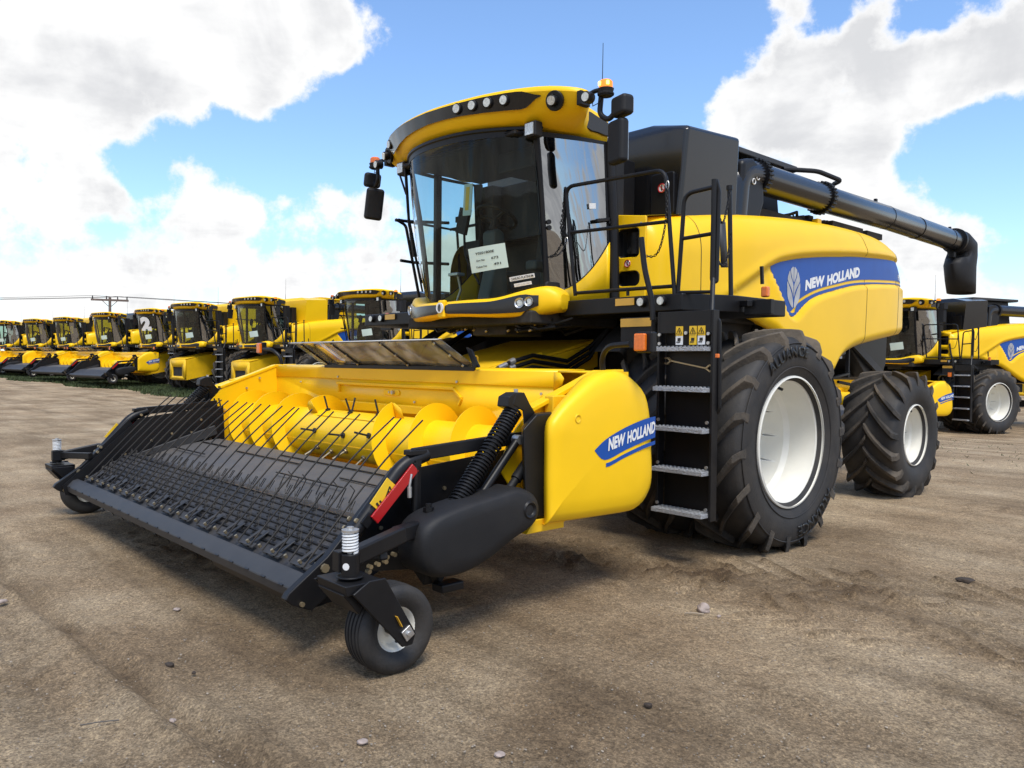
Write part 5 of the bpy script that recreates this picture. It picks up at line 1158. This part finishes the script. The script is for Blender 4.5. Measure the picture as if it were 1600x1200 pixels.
# ============================================================ GROUND
def build_ground():
    n = 620; k = 9.2; cx, cy = 2.2, -3.6
    t = np.linspace(-1, 1, n); a = 4000 / np.sinh(k); g = a * np.sinh(k * t)
    # keep the spacing near the middle moderate
    g = np.sign(t) * (np.abs(t) ** 1.0 * 9.0 + 4000 * np.abs(t) ** 14)
    X, Y = np.meshgrid(cx + g, cy + g, indexing='ij')
    rng = np.random.RandomState(3)
    def vnoise(x, y, s, seed):
        x = x / s; y = y / s; xi = np.floor(x).astype(np.int64); yi = np.floor(y).astype(np.int64); fx = x - xi; fy = y - yi
        def h(i, j):
            v = (i * 374761393 + j * 668265263 + seed * 1442695041) & 0xffffffff; v = ((v ^ (v >> 13)) * 1274126177) & 0xffffffff; return ((v ^ (v >> 16)) & 0xffff) / 65535.0
        u = fx * fx * (3 - 2 * fx); v = fy * fy * (3 - 2 * fy)
        return (h(xi, yi) * (1 - u) + h(xi + 1, yi) * u) * (1 - v) + (h(xi, yi + 1) * (1 - u) + h(xi + 1, yi + 1) * u) * v - .5
    near = np.clip(1 - (np.hypot(X - cx, Y - cy) - 8) / 10, 0, 1)
    Z = vnoise(X, Y, 2.4, 1) * .030 + vnoise(X, Y, .7, 2) * .014 + near * (vnoise(X, Y, .22, 3) * .012 + vnoise(X, Y, .09, 4) * .010 + vnoise(X, Y, .045, 5) * .006)
    clod = vnoise(X, Y, .5, 9) + .5; Z += near * np.clip(vnoise(X, Y, .11, 7) - .22, 0, 1) * .10 * np.clip(clod - .45, 0, 1)
    # wheel ruts along the yard, tread prints beside the machine; mask paints wet or turned soil and relief shade darker
    damp_shade = np.zeros_like(Z)
    def rut(x0, y0, x1, y1, w, depth, lugs=0, dk=.5, wob=.08):
        nonlocal Z, damp_shade
        dx, dy = x1 - x0, y1 - y0; L_ = math.hypot(dx, dy); ux, uy = dx / L_, dy / L_
        s = (X - x0) * ux + (Y - y0) * uy; d = -(X - x0) * uy + (Y - y0) * ux + wob * np.sin(s * .5) + .05 * vnoise(X, Y, .5, 21)
        m = np.clip(1 - np.abs(d) / w, 0, 1); m = m * m * (3 - 2 * m); on = (s > 0) & (s < L_)
        e = np.exp(-((np.abs(d) - w * 1.05) / .05) ** 2) * np.clip(vnoise(X, Y, .25, 12) + .35, 0, 1)
        Z += np.where(on, -depth * m + depth * .8 * e, 0); damp_shade += np.where(on, dk * (m * .7 + e * .5) * (.6 + vnoise(X, Y, .3, 15)), 0)
        if lugs:
            v_ = np.abs(d); ph = (s + v_ * .9) / .24 + np.where(d > 0, .5, 0); band = np.clip(1 - v_ / (w * 1.15), 0, 1) > .02
            r = np.clip(np.sin(ph * 2 * PI) - .35, 0, 1) * band * np.clip(.5 + vnoise(X, Y, .35, 14) * 2.0, 0, 1); Z += np.where(on, r * .035 * lugs, 0); damp_shade += np.where(on, r * .8 * min(lugs, 1), 0)
    rut(-16, -5.15, 6, -4.90, .10, .040, 0, 1.3); rut(-16, -5.55, 6, -5.3, .30, .022, .5, .5); rut(-14, -4.45, 3, -4.62, .18, .008, .2, .3)
    rut(2.0, -2.95, 9, -2.7, .22, .008, 0, .5); rut(3.0, -3.45, 9, -2.95, .16, .006, 0, .4); rut(1.9, -3.75, 6, -4.1, .2, .006, 0, .4)
    rut(2.3, -1.25, 7.5, 1.35, .34, .020, 1.5, .5); rut(2.9, -1.65, 7, -1.05, .28, .018, 1.4, .5); rut(4.3, -2.0, 6.5, -2.55, .12, .012, .5, .5); rut(3.0, 3.4, 12, 6.4, .35, .014, .9, .3); rut(-30, -2.6, -6, -2.3, .3, .01, 0, .3); rut(-30, -.6, -8, -.2, .3, .01, 0, .3)
    def spot(x, y, rx, ry, a, rough=0):
        nonlocal Z, damp_shade
        g_ = np.exp(-(((X - x) / rx) ** 2 + ((Y - y) / ry) ** 2)); damp_shade += a * g_ * (.75 + vnoise(X, Y, .4, 31) * 1.2)
        if rough: Z += rough * g_ * (np.clip(vnoise(X, Y, .12, 33) + vnoise(X, Y, .05, 34) * .6, 0, 1)) * 2
    spot(2.15, -1.75, .75, .30, .9, .055); spot(1.6, -1.3, .8, .5, .5, .03); spot(-.6, -3.9, 1.2, .35, .7, .03); spot(2.8, -1.3, .8, .25, .7, .05); spot(3.6, -.75, .9, .25, .5, .04); spot(4.6, -1.0, .9, .3, .4, .03); spot(.9, -3.6, 1.5, .8, .35); spot(3.4, -3.7, .6, .4, .35); spot(2.4, -2.7, 1.0, .6, .45)  # dark spots mix wet mud with shade painted by the shield and header
    # the yard falls away a little at the back right and rises at the far left
    Z += .30 * np.clip((-X - 22) / 26, 0, 1) * np.clip((Y + 12) / 10, 0, 1)
    Z += -.36 * np.clip((Y - 9) / 9, 0, 1) * np.clip((X + 14) / 8, 0, 1)
    for wx, wy in ((2.5, 0), (2.07, 3.75), (2.785, -3.985), (-2.785, -3.985), (1.76, 0)): Z = np.where(np.hypot(X - wx, Y - wy) < .55, Z * .35, Z)
    nv = n * n; co = np.empty((nv, 3), np.float32); co[:, 0] = X.ravel(); co[:, 1] = Y.ravel(); co[:, 2] = Z.ravel()
    i, j = np.meshgrid(np.arange(n - 1), np.arange(n - 1), indexing='ij'); q = np.stack([i * n + j, (i + 1) * n + j, (i + 1) * n + j + 1, i * n + j + 1], -1).reshape(-1, 4)
    me = bpy.data.meshes.new('ground'); me.vertices.add(nv); me.vertices.foreach_set('co', co.ravel()); nf = len(q); me.loops.add(nf * 4); me.loops.foreach_set('vertex_index', q.ravel().astype(np.int32)); me.polygons.add(nf); me.polygons.foreach_set('loop_start', (np.arange(nf) * 4).astype(np.int32)); me.polygons.foreach_set('loop_total', np.full(nf, 4, np.int32)); me.update(calc_edges=True)
    me.polygons.foreach_set('use_smooth', np.ones(nf, bool)); me.validate(); at_ = me.attributes.new('damp_shade', 'FLOAT', 'POINT'); at_.data.foreach_set('value', np.clip(damp_shade, 0, 1).astype(np.float32).ravel())
    o = bpy.data.objects.new('ground', me); COL.objects.link(o); o['kind'] = 'structure'
    m = bpy.data.materials.new('yard_dirt'); nt, N, L = nodes_of(m); b = N['Principled BSDF']; b.inputs['Roughness'].default_value = .92; b.inputs['Specular IOR Level'].default_value = .25
    tc = N.new('ShaderNodeTexCoord')
    def nz(scale, det, rough=.6, off=0, sx=1, rot=0):
        mp = N.new('ShaderNodeMapping'); mp.inputs['Location'].default_value = (off, off, 0); mp.inputs['Scale'].default_value = (1, sx, 1); mp.inputs['Rotation'].default_value = (0, 0, rot); L.new(tc.outputs['Object'], mp.inputs[0]); q_ = N.new('ShaderNodeTexNoise'); q_.inputs['Scale'].default_value = scale; q_.inputs['Detail'].default_value = det; q_.inputs['Roughness'].default_value = rough; L.new(mp.outputs[0], q_.inputs[0]); return q_.outputs['Fac']
    def ramp(f, stops):
        r = N.new('ShaderNodeValToRGB'); L.new(f, r.inputs[0]); r.color_ramp.elements[0].position = stops[0][0]; r.color_ramp.elements[0].color = (*stops[0][1], 1); r.color_ramp.elements[1].position = stops[-1][0]; r.color_ramp.elements[1].color = (*stops[-1][1], 1)
        for p_, c_ in stops[1:-1]: e = r.color_ramp.elements.new(p_); e.color = (*c_, 1)
        return r.outputs[0]
    big = ramp(nz(.7, 9, .62, 3), [(.34, (.200, .142, .085)), (.47, (.270, .200, .125)), (.57, (.325, .250, .162)), (.70, (.39, .310, .212))])
    streak = ramp(nz(.22, 8, .62, 9, 7.0, 0), [(.36, (.68, .65, .61)), (.47, (.94, .93, .91)), (.62, (1.22, 1.21, 1.19))])
    def mul(a, b_, f=1.0, t='MULTIPLY'):
        q_ = N.new('ShaderNodeMix'); q_.data_type = 'RGBA'; q_.blend_type = t; q_.inputs[0].default_value = f; L.new(a, q_.inputs[6]); L.new(b_, q_.inputs[7]); return q_.outputs[2]
    c = mul(big, streak, .9)
    c = mul(c, ramp(nz(16, 9, .78, 1), [(.3, (.66, .64, .61)), (.5, (1, 1, 1)), (.72, (1.28, 1.28, 1.26))]), .8)
    c = mul(c, ramp(nz(62, 7, .9, 5), [(.33, (.40, .38, .36)), (.5, (1, 1, 1)), (.66, (1.75, 1.72, 1.66))]), .9)
    da = N.new('ShaderNodeAttribute'); da.attribute_name = 'damp_shade'; dn = N.new('ShaderNodeMix'); dn.data_type = 'RGBA'; L.new(da.outputs['Fac'], dn.inputs[0]); dn.inputs[6].default_value = (1, 1, 1, 1); dn.inputs[7].default_value = (.36, .32, .28, 1); c = mul(c, dn.outputs[2], 1.0)  # wet soil and painted shade both darken the dirt colour
    v2 = N.new('ShaderNodeTexVoronoi'); v2.inputs['Scale'].default_value = 120; L.new(tc.outputs['Object'], v2.inputs['Vector']); s2 = N.new('ShaderNodeSeparateColor'); L.new(v2.outputs['Color'], s2.inputs[0]); c = mul(c, ramp(s2.outputs[0], [(.0, (.62, .60, .58)), (.5, (.98, .98, .98)), (1.0, (1.45, 1.43, 1.38))]), .8)
    v3 = N.new('ShaderNodeTexVoronoi'); v3.inputs['Scale'].default_value = 45; L.new(tc.outputs['Object'], v3.inputs['Vector']); s3 = N.new('ShaderNodeSeparateColor'); L.new(v3.outputs['Color'], s3.inputs[0]); c = mul(c, ramp(s3.outputs[1], [(.0, (.80, .79, .78)), (.5, (1, 1, 1)), (1.0, (1.18, 1.17, 1.15))]), .8)
    # gravel specks
    vo = N.new('ShaderNodeTexVoronoi'); vo.inputs['Scale'].default_value = 42; L.new(tc.outputs['Object'], vo.inputs['Vector']); mr = N.new('ShaderNodeMapRange'); mr.inputs[1].default_value = .16; mr.inputs[2].default_value = .08; L.new(vo.outputs['Distance'], mr.inputs[0])
    vs = N.new('ShaderNodeSeparateColor'); L.new(vo.outputs['Color'], vs.inputs[0]); gt = N.new('ShaderNodeMath'); gt.operation = 'GREATER_THAN'; gt.inputs[1].default_value = .86; L.new(vs.outputs[0], gt.inputs[0]); mu = N.new('ShaderNodeMath'); mu.operation = 'MULTIPLY'; L.new(mr.outputs[0], mu.inputs[0]); L.new(gt.outputs[0], mu.inputs[1])
    q_ = N.new('ShaderNodeMix'); q_.data_type = 'RGBA'; L.new(mu.outputs[0], q_.inputs[0]); L.new(c, q_.inputs[6]); q_.inputs[7].default_value = (.42, .38, .33, 1); c = q_.outputs[2]
    L.new(c, b.inputs['Base Color'])
    ad = N.new('ShaderNodeMath'); ad.operation = 'ADD'; L.new(nz(38, 9, .8, 2), ad.inputs[0]); L.new(mu.outputs[0], ad.inputs[1])
    bp = N.new('ShaderNodeBump'); bp.inputs['Strength'].default_value = 1.0; bp.inputs['Distance'].default_value = .02; L.new(ad.outputs[0], bp.inputs['Height']); L.new(bp.outputs[0], b.inputs['Normal'])
    me.materials.append(m); return o
build_ground()

# ---- stones
def stone(name, r, seed, m, sq=(1, .8, .7)):
    rnd = random.Random(seed); bm = bmesh.new(); bmesh.ops.create_icosphere(bm, subdivisions=3, radius=r)
    ph = [rnd.uniform(0, 6) for _ in range(6)]
    for v in bm.verts:
        d = v.co.normalized(); k = 1 + .14 * math.sin(3 * d.x + ph[0]) + .12 * math.sin(4 * d.y + ph[1]) + .08 * math.sin(7 * d.z + ph[2] + 3 * d.x) + .03 * math.sin(17 * d.x + 13 * d.y + ph[3]); v.co = Vector((v.co.x * k * sq[0], v.co.y * k * sq[1], v.co.z * k * sq[2]))
    for f in bm.faces: f.smooth = True
    me = bpy.data.meshes.new(name); bm.to_mesh(me); bm.free(); me.materials.append(m); o = bpy.data.objects.new(name, me); COL.objects.link(o); return o
MS = mat('pale_stone', (.36, .29, .25), .85, var=.3, scale=18, bump=.5, bscale=60); MD = mat('dark_clod', (.05, .036, .026), .95, var=.3, scale=20, bump=.8, bscale=60)
for pt, r_, m_, lab, sq in (((3.236, -1.975, 0.000), .045, MS, 'pale rounded stone with a twig beside it, largest loose stone on the dirt', (1, .8, .72)), ((3.367, -1.997, 0.000), .017, MS, 'small pale pebble just right of the largest stone', (1, 1, .7)),
        ((3.867, -3.350, 0.000), .020, MD, 'dark earth clod alone on the dirt near the bottom right', (1.3, 1, .7)), ((1.964, -4.799, 0.000), .028, MD, 'long dark earth lump on the dirt at the lower left', (1.5, .8, .6)), ((2.144, -4.744, 0.000), .014, MD, 'tiny dark clod just right of the long earth lump at the lower left', (1, 1, .7)), ((4.095, 0.051, 0.000), .045, MD, 'dark clod on the tread print at the right edge', (1.3, 1, .5)),
        ((2.608, -5.010, 0.000), .020, MS, 'pale flat stone on the rut at the bottom left', (1.2, .9, .5)), ((3.307, -4.503, 0.000), .024, MS, 'broad pale stone by the bottom edge, below the near gauge wheel', (1.4, 1, .45)), ((3.756, -4.154, 0.000), .024, MS, 'pale embedded stone at the bottom edge, nearest to the middle', (1.4, 1, .45)), ((1.068, -4.440, 0.000), .026, MS, 'flat pale stone half way along the front bar of the header', (1.5, 1, .35)), ((0.191, -5.214, 0.000), .03, MS, 'pale stone at the left edge of the yard', (1.4, 1, .5))):
    o = stone('stone' if m_ is MS else 'earth_clod', r_ * (.75 if r_ < .04 else 1), hash(lab) % 1000 if False else len(lab) * 7, m_, sq); o.location = (pt[0], pt[1], r_ * sq[2] * .45 + .004); tag(o, lab, 'stone' if m_ is MS else 'clod')
p0 = Vector((3.199, -2.114, 0.012)); p1 = Vector((3.300, -2.055, 0.016)); mb = MB(); mb.tube([p0, (p0 + p1) / 2 + Vector((0, 0, .004)), p1], .006, 6); tag(mb.build('twig', mat('dry_twig', (.30, .24, .17), .9), None), 'dry twig lying against the largest stone', 'twig')
p0 = Vector((2.401, -5.319, 0.012)); p1 = Vector((2.458, -5.182, 0.012)); mb = MB(); mb.tube([p0, (p0 + p1) / 2 + Vector((0, 0, .003)), p1], .003, 5); tag(mb.build('straw', mat('old_straw', (.10, .09, .08), .9), None), 'thin dark straw lying on the dirt at the bottom left', 'straw')
def gravel():
    bm = bmesh.new(); rnd = random.Random(5)
    base = bmesh.new(); bmesh.ops.create_icosphere(base, subdivisions=1, radius=1); bv = [v.co.copy() for v in base.verts]; bf = [[v.index for v in f.verts] for f in base.faces]; base.free()
    for i in range(9000):
        d = abs(rnd.gauss(0, 3.2)) + 1.2; a = rnd.uniform(R(75), R(195)); x = 6.06 + math.cos(a) * d; y = -6.22 + math.sin(a) * d; r_ = rnd.choice((.002, .002, .003, .003, .004, .0055)) * rnd.uniform(.7, 1.2)
        ph = rnd.uniform(0, 6); vs = []
        for v in bv:
            k = 1 + .25 * math.sin(5 * v.x + ph) ; vs.append(bm.verts.new((x + v.x * r_ * k * 1.2, y + v.y * r_ * k, .004 + v.z * r_ * .6 * k)))
        for f in bf: bm.faces.new([vs[q] for q in f])
    me = bpy.data.meshes.new('gravel'); bm.to_mesh(me); bm.free(); me.materials.append(mat('gravel_stone', (.30, .25, .19), .85, var=.5, scale=3)); o = bpy.data.objects.new('gravel', me); COL.objects.link(o); tag(o, 'loose fine gravel scattered over the brown dirt yard', 'gravel', kind='stuff')
gravel()

# ============================================================ MACHINES
main = build_combine()
header = build_header()

kid_map()
import re as _re
def base(n): return _re.sub(r'\.\d+$', '', n)
SMALL = {'safety_chain', 'snap_hook', 'hydraulic_hose', 'hose_coupling', 'latch', 'hatch_handle', 'underframe_hose', 'underframe_fitting', 'notice_text', 'windscreen_label', 'label_text', 'wheel_bolt', 'bead_ring', 'tyre_lettering', 'panel_bolt', 'deck_machinery', 'spanner', 'ladder_bolt', 'decal_symbol', 'drive_gear', 'foot_pedal', 'lamp_cable', 'hood_sticker', 'beacon_flash', 'tube_band', 'tube_lug', 'elbow_mark', 'frame_bolt', 'end_bolt', 'end_slot', 'flight_gusset', 'auger_seam', 'auger_finger', 'belt_line', 'belt_slat', 'upright_tine', 'bar_slot', 'bar_bolt', 'plate_bolt', 'arm_bolt', 'bracket_bolt', 'arm_fastener', 'lynch_pin', 'strap_bolt', 'housing_sticker', 'cylinder_rod', 'belt_tine', 'belt_rib', 'hinge_knob', 'window_sticker', 'card_print', 'hanging_card', 'model_number', 'badge', 'sign_figure', 'cover_knob', 'cover_cap', 'adjust_slot', 'axle_plate', 'castor_spring', 'spring_cap', 'spring_core', 'leaf_emblem', 'headlamp', 'cover_cap', 'rod_bracket', 'step_cover', 'side_marker', 'reflector_clip', 'mirror_glass', 'no_riding_sign', 'sign_ring', 'windguard_rod', 'warning_decal', 'decal_base', 'lug_plate', 'wheel_arm', 'castor_housing', 'damper', 'support_strut', 'corner_gusset', 'deck_bracket', 'tube_saddle_hose', 'feeder_flange', 'windscreen_seal', 'shield_latch', 'hub', 'stiffener'}
def copy_thing(src, name, loc, rz, label, group, skip=(), keep=None, remat=None):
    r = src.copy(); r.name = name; COL.objects.link(r); r.location = loc; r.rotation_euler = (0, 0, rz); r['label'] = label; r['group'] = group
    def rec(s, d, depth):
        for ch in KIDS.get(s.name, []):
            b = base(ch.name)
            if b in skip: continue
            c = ch.copy(); COL.objects.link(c); c.parent = d
            for md in list(c.modifiers): 
                if md.type in ('BEVEL',): c.modifiers.remove(md)
            if remat and b in remat and c.type == 'MESH' and len(c.material_slots):
                c.material_slots[0].link = 'OBJECT'; c.material_slots[0].material = M[remat[b]]
            rec(ch, c, depth + 1)
    rec(src, r, 0); return r
# older machines: bare yellow tank, no railings, single front tyres
TANKY = {'grain_tank': 'yellow', 'tank_extension': 'yellow', 'tank_cover': 'yellow', 'windscreen': 'bg_glass', 'side_panel': 'yellow'}
OLD_SKIP = SMALL | {'tank_hatch', 'tank_seam'}
G = 'yellow combines parked in the far row'
rot = R(6)
ROW = [  # x, y of the cab, height, label, tank, header
    (-17.33, 8.82, 0, 'far row combine seen right behind the clear deflector, nearest of the left row', 'black', 0),
    (-23.45, 7.48, .03, 'far row combine with long yellow tank and blue stripe, left of the clear deflector', 'yellow', 0),
    (-29.65, 7.83, .10, 'headerless combine whose yellow feeder box shows, just right of the one numbered 2', 'yellow', 0),
    (-36.67, 7.88, .17, 'far row combine with a white number 2 on its windscreen', 'black', 1),
    (-43.31, 8.03, .24, 'black tanked combine in the far row, just left of the one numbered 2', 'black', 1),
    (-51.95, 7.50, .28, 'far row combine, third from the left edge of the picture', 'yellow', 1),
    (-56.90, 7.30, .30, 'far row combine, second from the left edge of the picture', 'yellow', 1),
    (-61.52, 5.97, .30, 'far row combine cut off by the left edge of the picture', 'yellow', 1)]
for i, (x, y, z, lab, tk, hd) in enumerate(ROW):
    rot = R(6 + (0, -1.5, 1.2, -1.8, 1.6, -.8, 2.0, -1.2)[i]); ox = x - .7 * math.sin(rot); oy = y + .7 * math.cos(rot) + (0, .2, -.3, .25, -.2, .3, -.25, .1)[i]
    rm = dict(TANKY) if tk == 'yellow' else {'windscreen': 'bg_glass'}
    sk = OLD_SKIP | ({'handrail', 'corner_post', 'grab_post'} if i > 3 else set())
    c = copy_thing(main, 'combine_harvester', (ox, oy, z), rot, lab, G, sk, remat=rm)
    if hd:
        sides = ['right in front of the combine numbered 2', 'on the black tanked combine left of the number 2', 'on the third combine from the left edge', 'on the second combine from the left edge', 'on the leftmost combine at the picture edge']
        copy_thing(header, 'pickup_header', (ox, oy, z + .22), rot, 'pickup header ' + sides[i - 3], 'pickup headers on the far row', SMALL | {'crop_deflector'} if i == 3 else SMALL)
    if i == 3:
        mb = MB(); text_on(mb, '2', lambda u, v: (.22 + .58 * u, -1.62 + .26 * u - .14 * v, 2.82 + .70 * v), bold=.08); mb.build('windscreen_number', 'white', c)
# the second line behind, right of the picture
G2 = 'combines parked behind on the right'
r2 = R(-19)
def place(src, nm, P, rz, lab, grp, sk, rm=None): return copy_thing(src, nm, P, rz, lab, grp, sk, remat=rm)
c1 = place(main, 'combine_harvester', (-3.75, 20.1, -.36), r2, 'black tanked combine parked behind the rear wheel of the closest one', G2, SMALL - {'safety_chain', 'leaf_emblem'}, {'windscreen': 'bg_glass'})
place(header, 'pickup_header', (-3.75, 20.1, -.36), r2, 'pickup header half hidden behind the rear tyre of the closest combine', 'pickup headers behind on the right', SMALL)
c2 = place(main, 'combine_harvester', (-5.1, 39.0, -.36), r2, 'yellow combine at the right edge, farthest back on that side', G2, SMALL | {'handrail'}, {'windscreen': 'bg_glass'})
def rear_ladder(): pass
# transport mirror frame on the second machine: black oval mirror on tubular arms at its front corner
mb = MB()
mirror_root = empty('transport_mirror', 'large black mirror on tubular arms behind the rear tyre of the closest combine', 'mirror', (-.2, 14.0, 0))

# ---- grass verge
def grass(name, x0, y0, x1, y1, w, n, lab, h=.22, bw=1):
    rnd = random.Random(11); bm = bmesh.new(); L_ = math.hypot(x1 - x0, y1 - y0); ux, uy = (x1 - x0) / L_, (y1 - y0) / L_
    for i in range(n):
        s = rnd.uniform(0, L_); d = rnd.uniform(-w, w) * (.6 + .4 * rnd.random()); d += .5 * math.sin(s * .7)
        x = x0 + ux * s - uy * d; y = y0 + uy * s + ux * d; a = rnd.uniform(0, PI); q_ = rnd.uniform(.03, .09) * bw; hh = h * rnd.uniform(.4, 1.1); lx, ly = rnd.uniform(-.08, .08), rnd.uniform(-.08, .08)
        zg = .30 * max(0, min(1, (-x - 22) / 26)) - .36 * max(0, min(1, (y - 9) / 9)) * max(0, min(1, (x + 14) / 8))
        v = [bm.verts.new((x - q_ * math.cos(a), y - q_ * math.sin(a), zg - .02)), bm.verts.new((x + q_ * math.cos(a), y + q_ * math.sin(a), zg - .02)), bm.verts.new((x + lx, y + ly, zg + hh))]; bm.faces.new(v)
    me = bpy.data.meshes.new(name); bm.to_mesh(me); bm.free(); me.materials.append(GR); o = bpy.data.objects.new(name, me); COL.objects.link(o); tag(o, lab, 'grass', kind='stuff'); return o
GR = mat('grass_blades', (.045, .065, .018), .85, var=.4, scale=1.2)
grass('grass', -17, 8.6, -72, 3.4, 2.3, 52000, 'green grass strip under the front of the far row of combines', .16)
grass('weeds', -1, 11, 22, 26, 6, 1800, 'sparse weeds on the dirt behind the rear wheel', .04, .18)

# ---- utility pole and wires
P = Vector((-80.29, 18.06, 0)); MW = mat('weathered_wood', (.16, .12, .10), .9, var=.3, scale=3)
pole = empty('utility_pole', 'wooden utility pole with one crossarm rising behind the far row of combines', 'utility pole', P)
dirv = Vector((.30, .95, 0)).normalized()
mb = MB(); mb.cyl((0, 0, 0), (0, 0, 7.75), .17, 12, .13); mb.build('pole', MW, pole)
mb = MB(); mb.bar(-dirv * 1.7 + Vector((0, 0, 7.45)), dirv * 1.7 + Vector((0, 0, 7.45)), .16, .20); mb.bar(dirv * .7 + Vector((0, 0, 7.4)), Vector((0, 0, 6.7)), .06); mb.bar(-dirv * .7 + Vector((0, 0, 7.4)), Vector((0, 0, 6.7)), .06); mb.build('crossarm', MW, pole)
for k in (-1.55, -.3, .7, 1.55):
    mb = MB(); mb.cyl(dirv * k + Vector((0, 0, 7.55)), dirv * k + Vector((0, 0, 7.85)), .07, 8, .05); mb.build('insulator', 'grey_paint', pole)
perp = Vector((-.95, .30, 0))
for k, lab in ((-1.55, 'overhead wire on the near end of the pole crossarm'), (.7, 'overhead wire on the middle of the pole crossarm'), (1.55, 'overhead wire on the far end of the pole crossarm')):
    mb = MB(); A = P + dirv * k + Vector((0, 0, 7.85)); 
    for e in (Vector((-20, -60, 0)), Vector((60, 140, 0))):
        mb.tube([A + e * t + Vector((0, 0, -5.0 * t * (1 - t))) for t in [i / 16 for i in range(17)]], .018, 4)
    tag(mb.build('overhead_wire', 'black', None), lab, 'wire')

# transport mirror parts
if True:
    bpy.data.objects.remove(mirror_root)
# ============================================================ CAMERA
cam = bpy.data.cameras.new('camera'); co_ = bpy.data.objects.new('camera', cam); COL.objects.link(co_)
yaw, pitch, roll, F = 0.8273177, -0.0272821, 0.0093760, 1238.3114
f = Vector((-math.sin(yaw) * math.cos(pitch), math.cos(yaw) * math.cos(pitch), math.sin(pitch))); rt = Vector((math.cos(yaw), math.sin(yaw), 0)); up = rt.cross(f)
r2_ = rt * math.cos(roll) + up * math.sin(roll); u2_ = up * math.cos(roll) - rt * math.sin(roll)
mw = Matrix((r2_, u2_, -f)).transposed().to_4x4(); mw.translation = Vector((6.0615, -6.2240, 1.5609)); co_.matrix_world = mw
cam.sensor_width = 36; cam.lens = F / 1600 * 36; cam.clip_start = .05; cam.clip_end = 12000
scene.camera = co_
scene.render.resolution_x = 1024; scene.render.resolution_y = 768
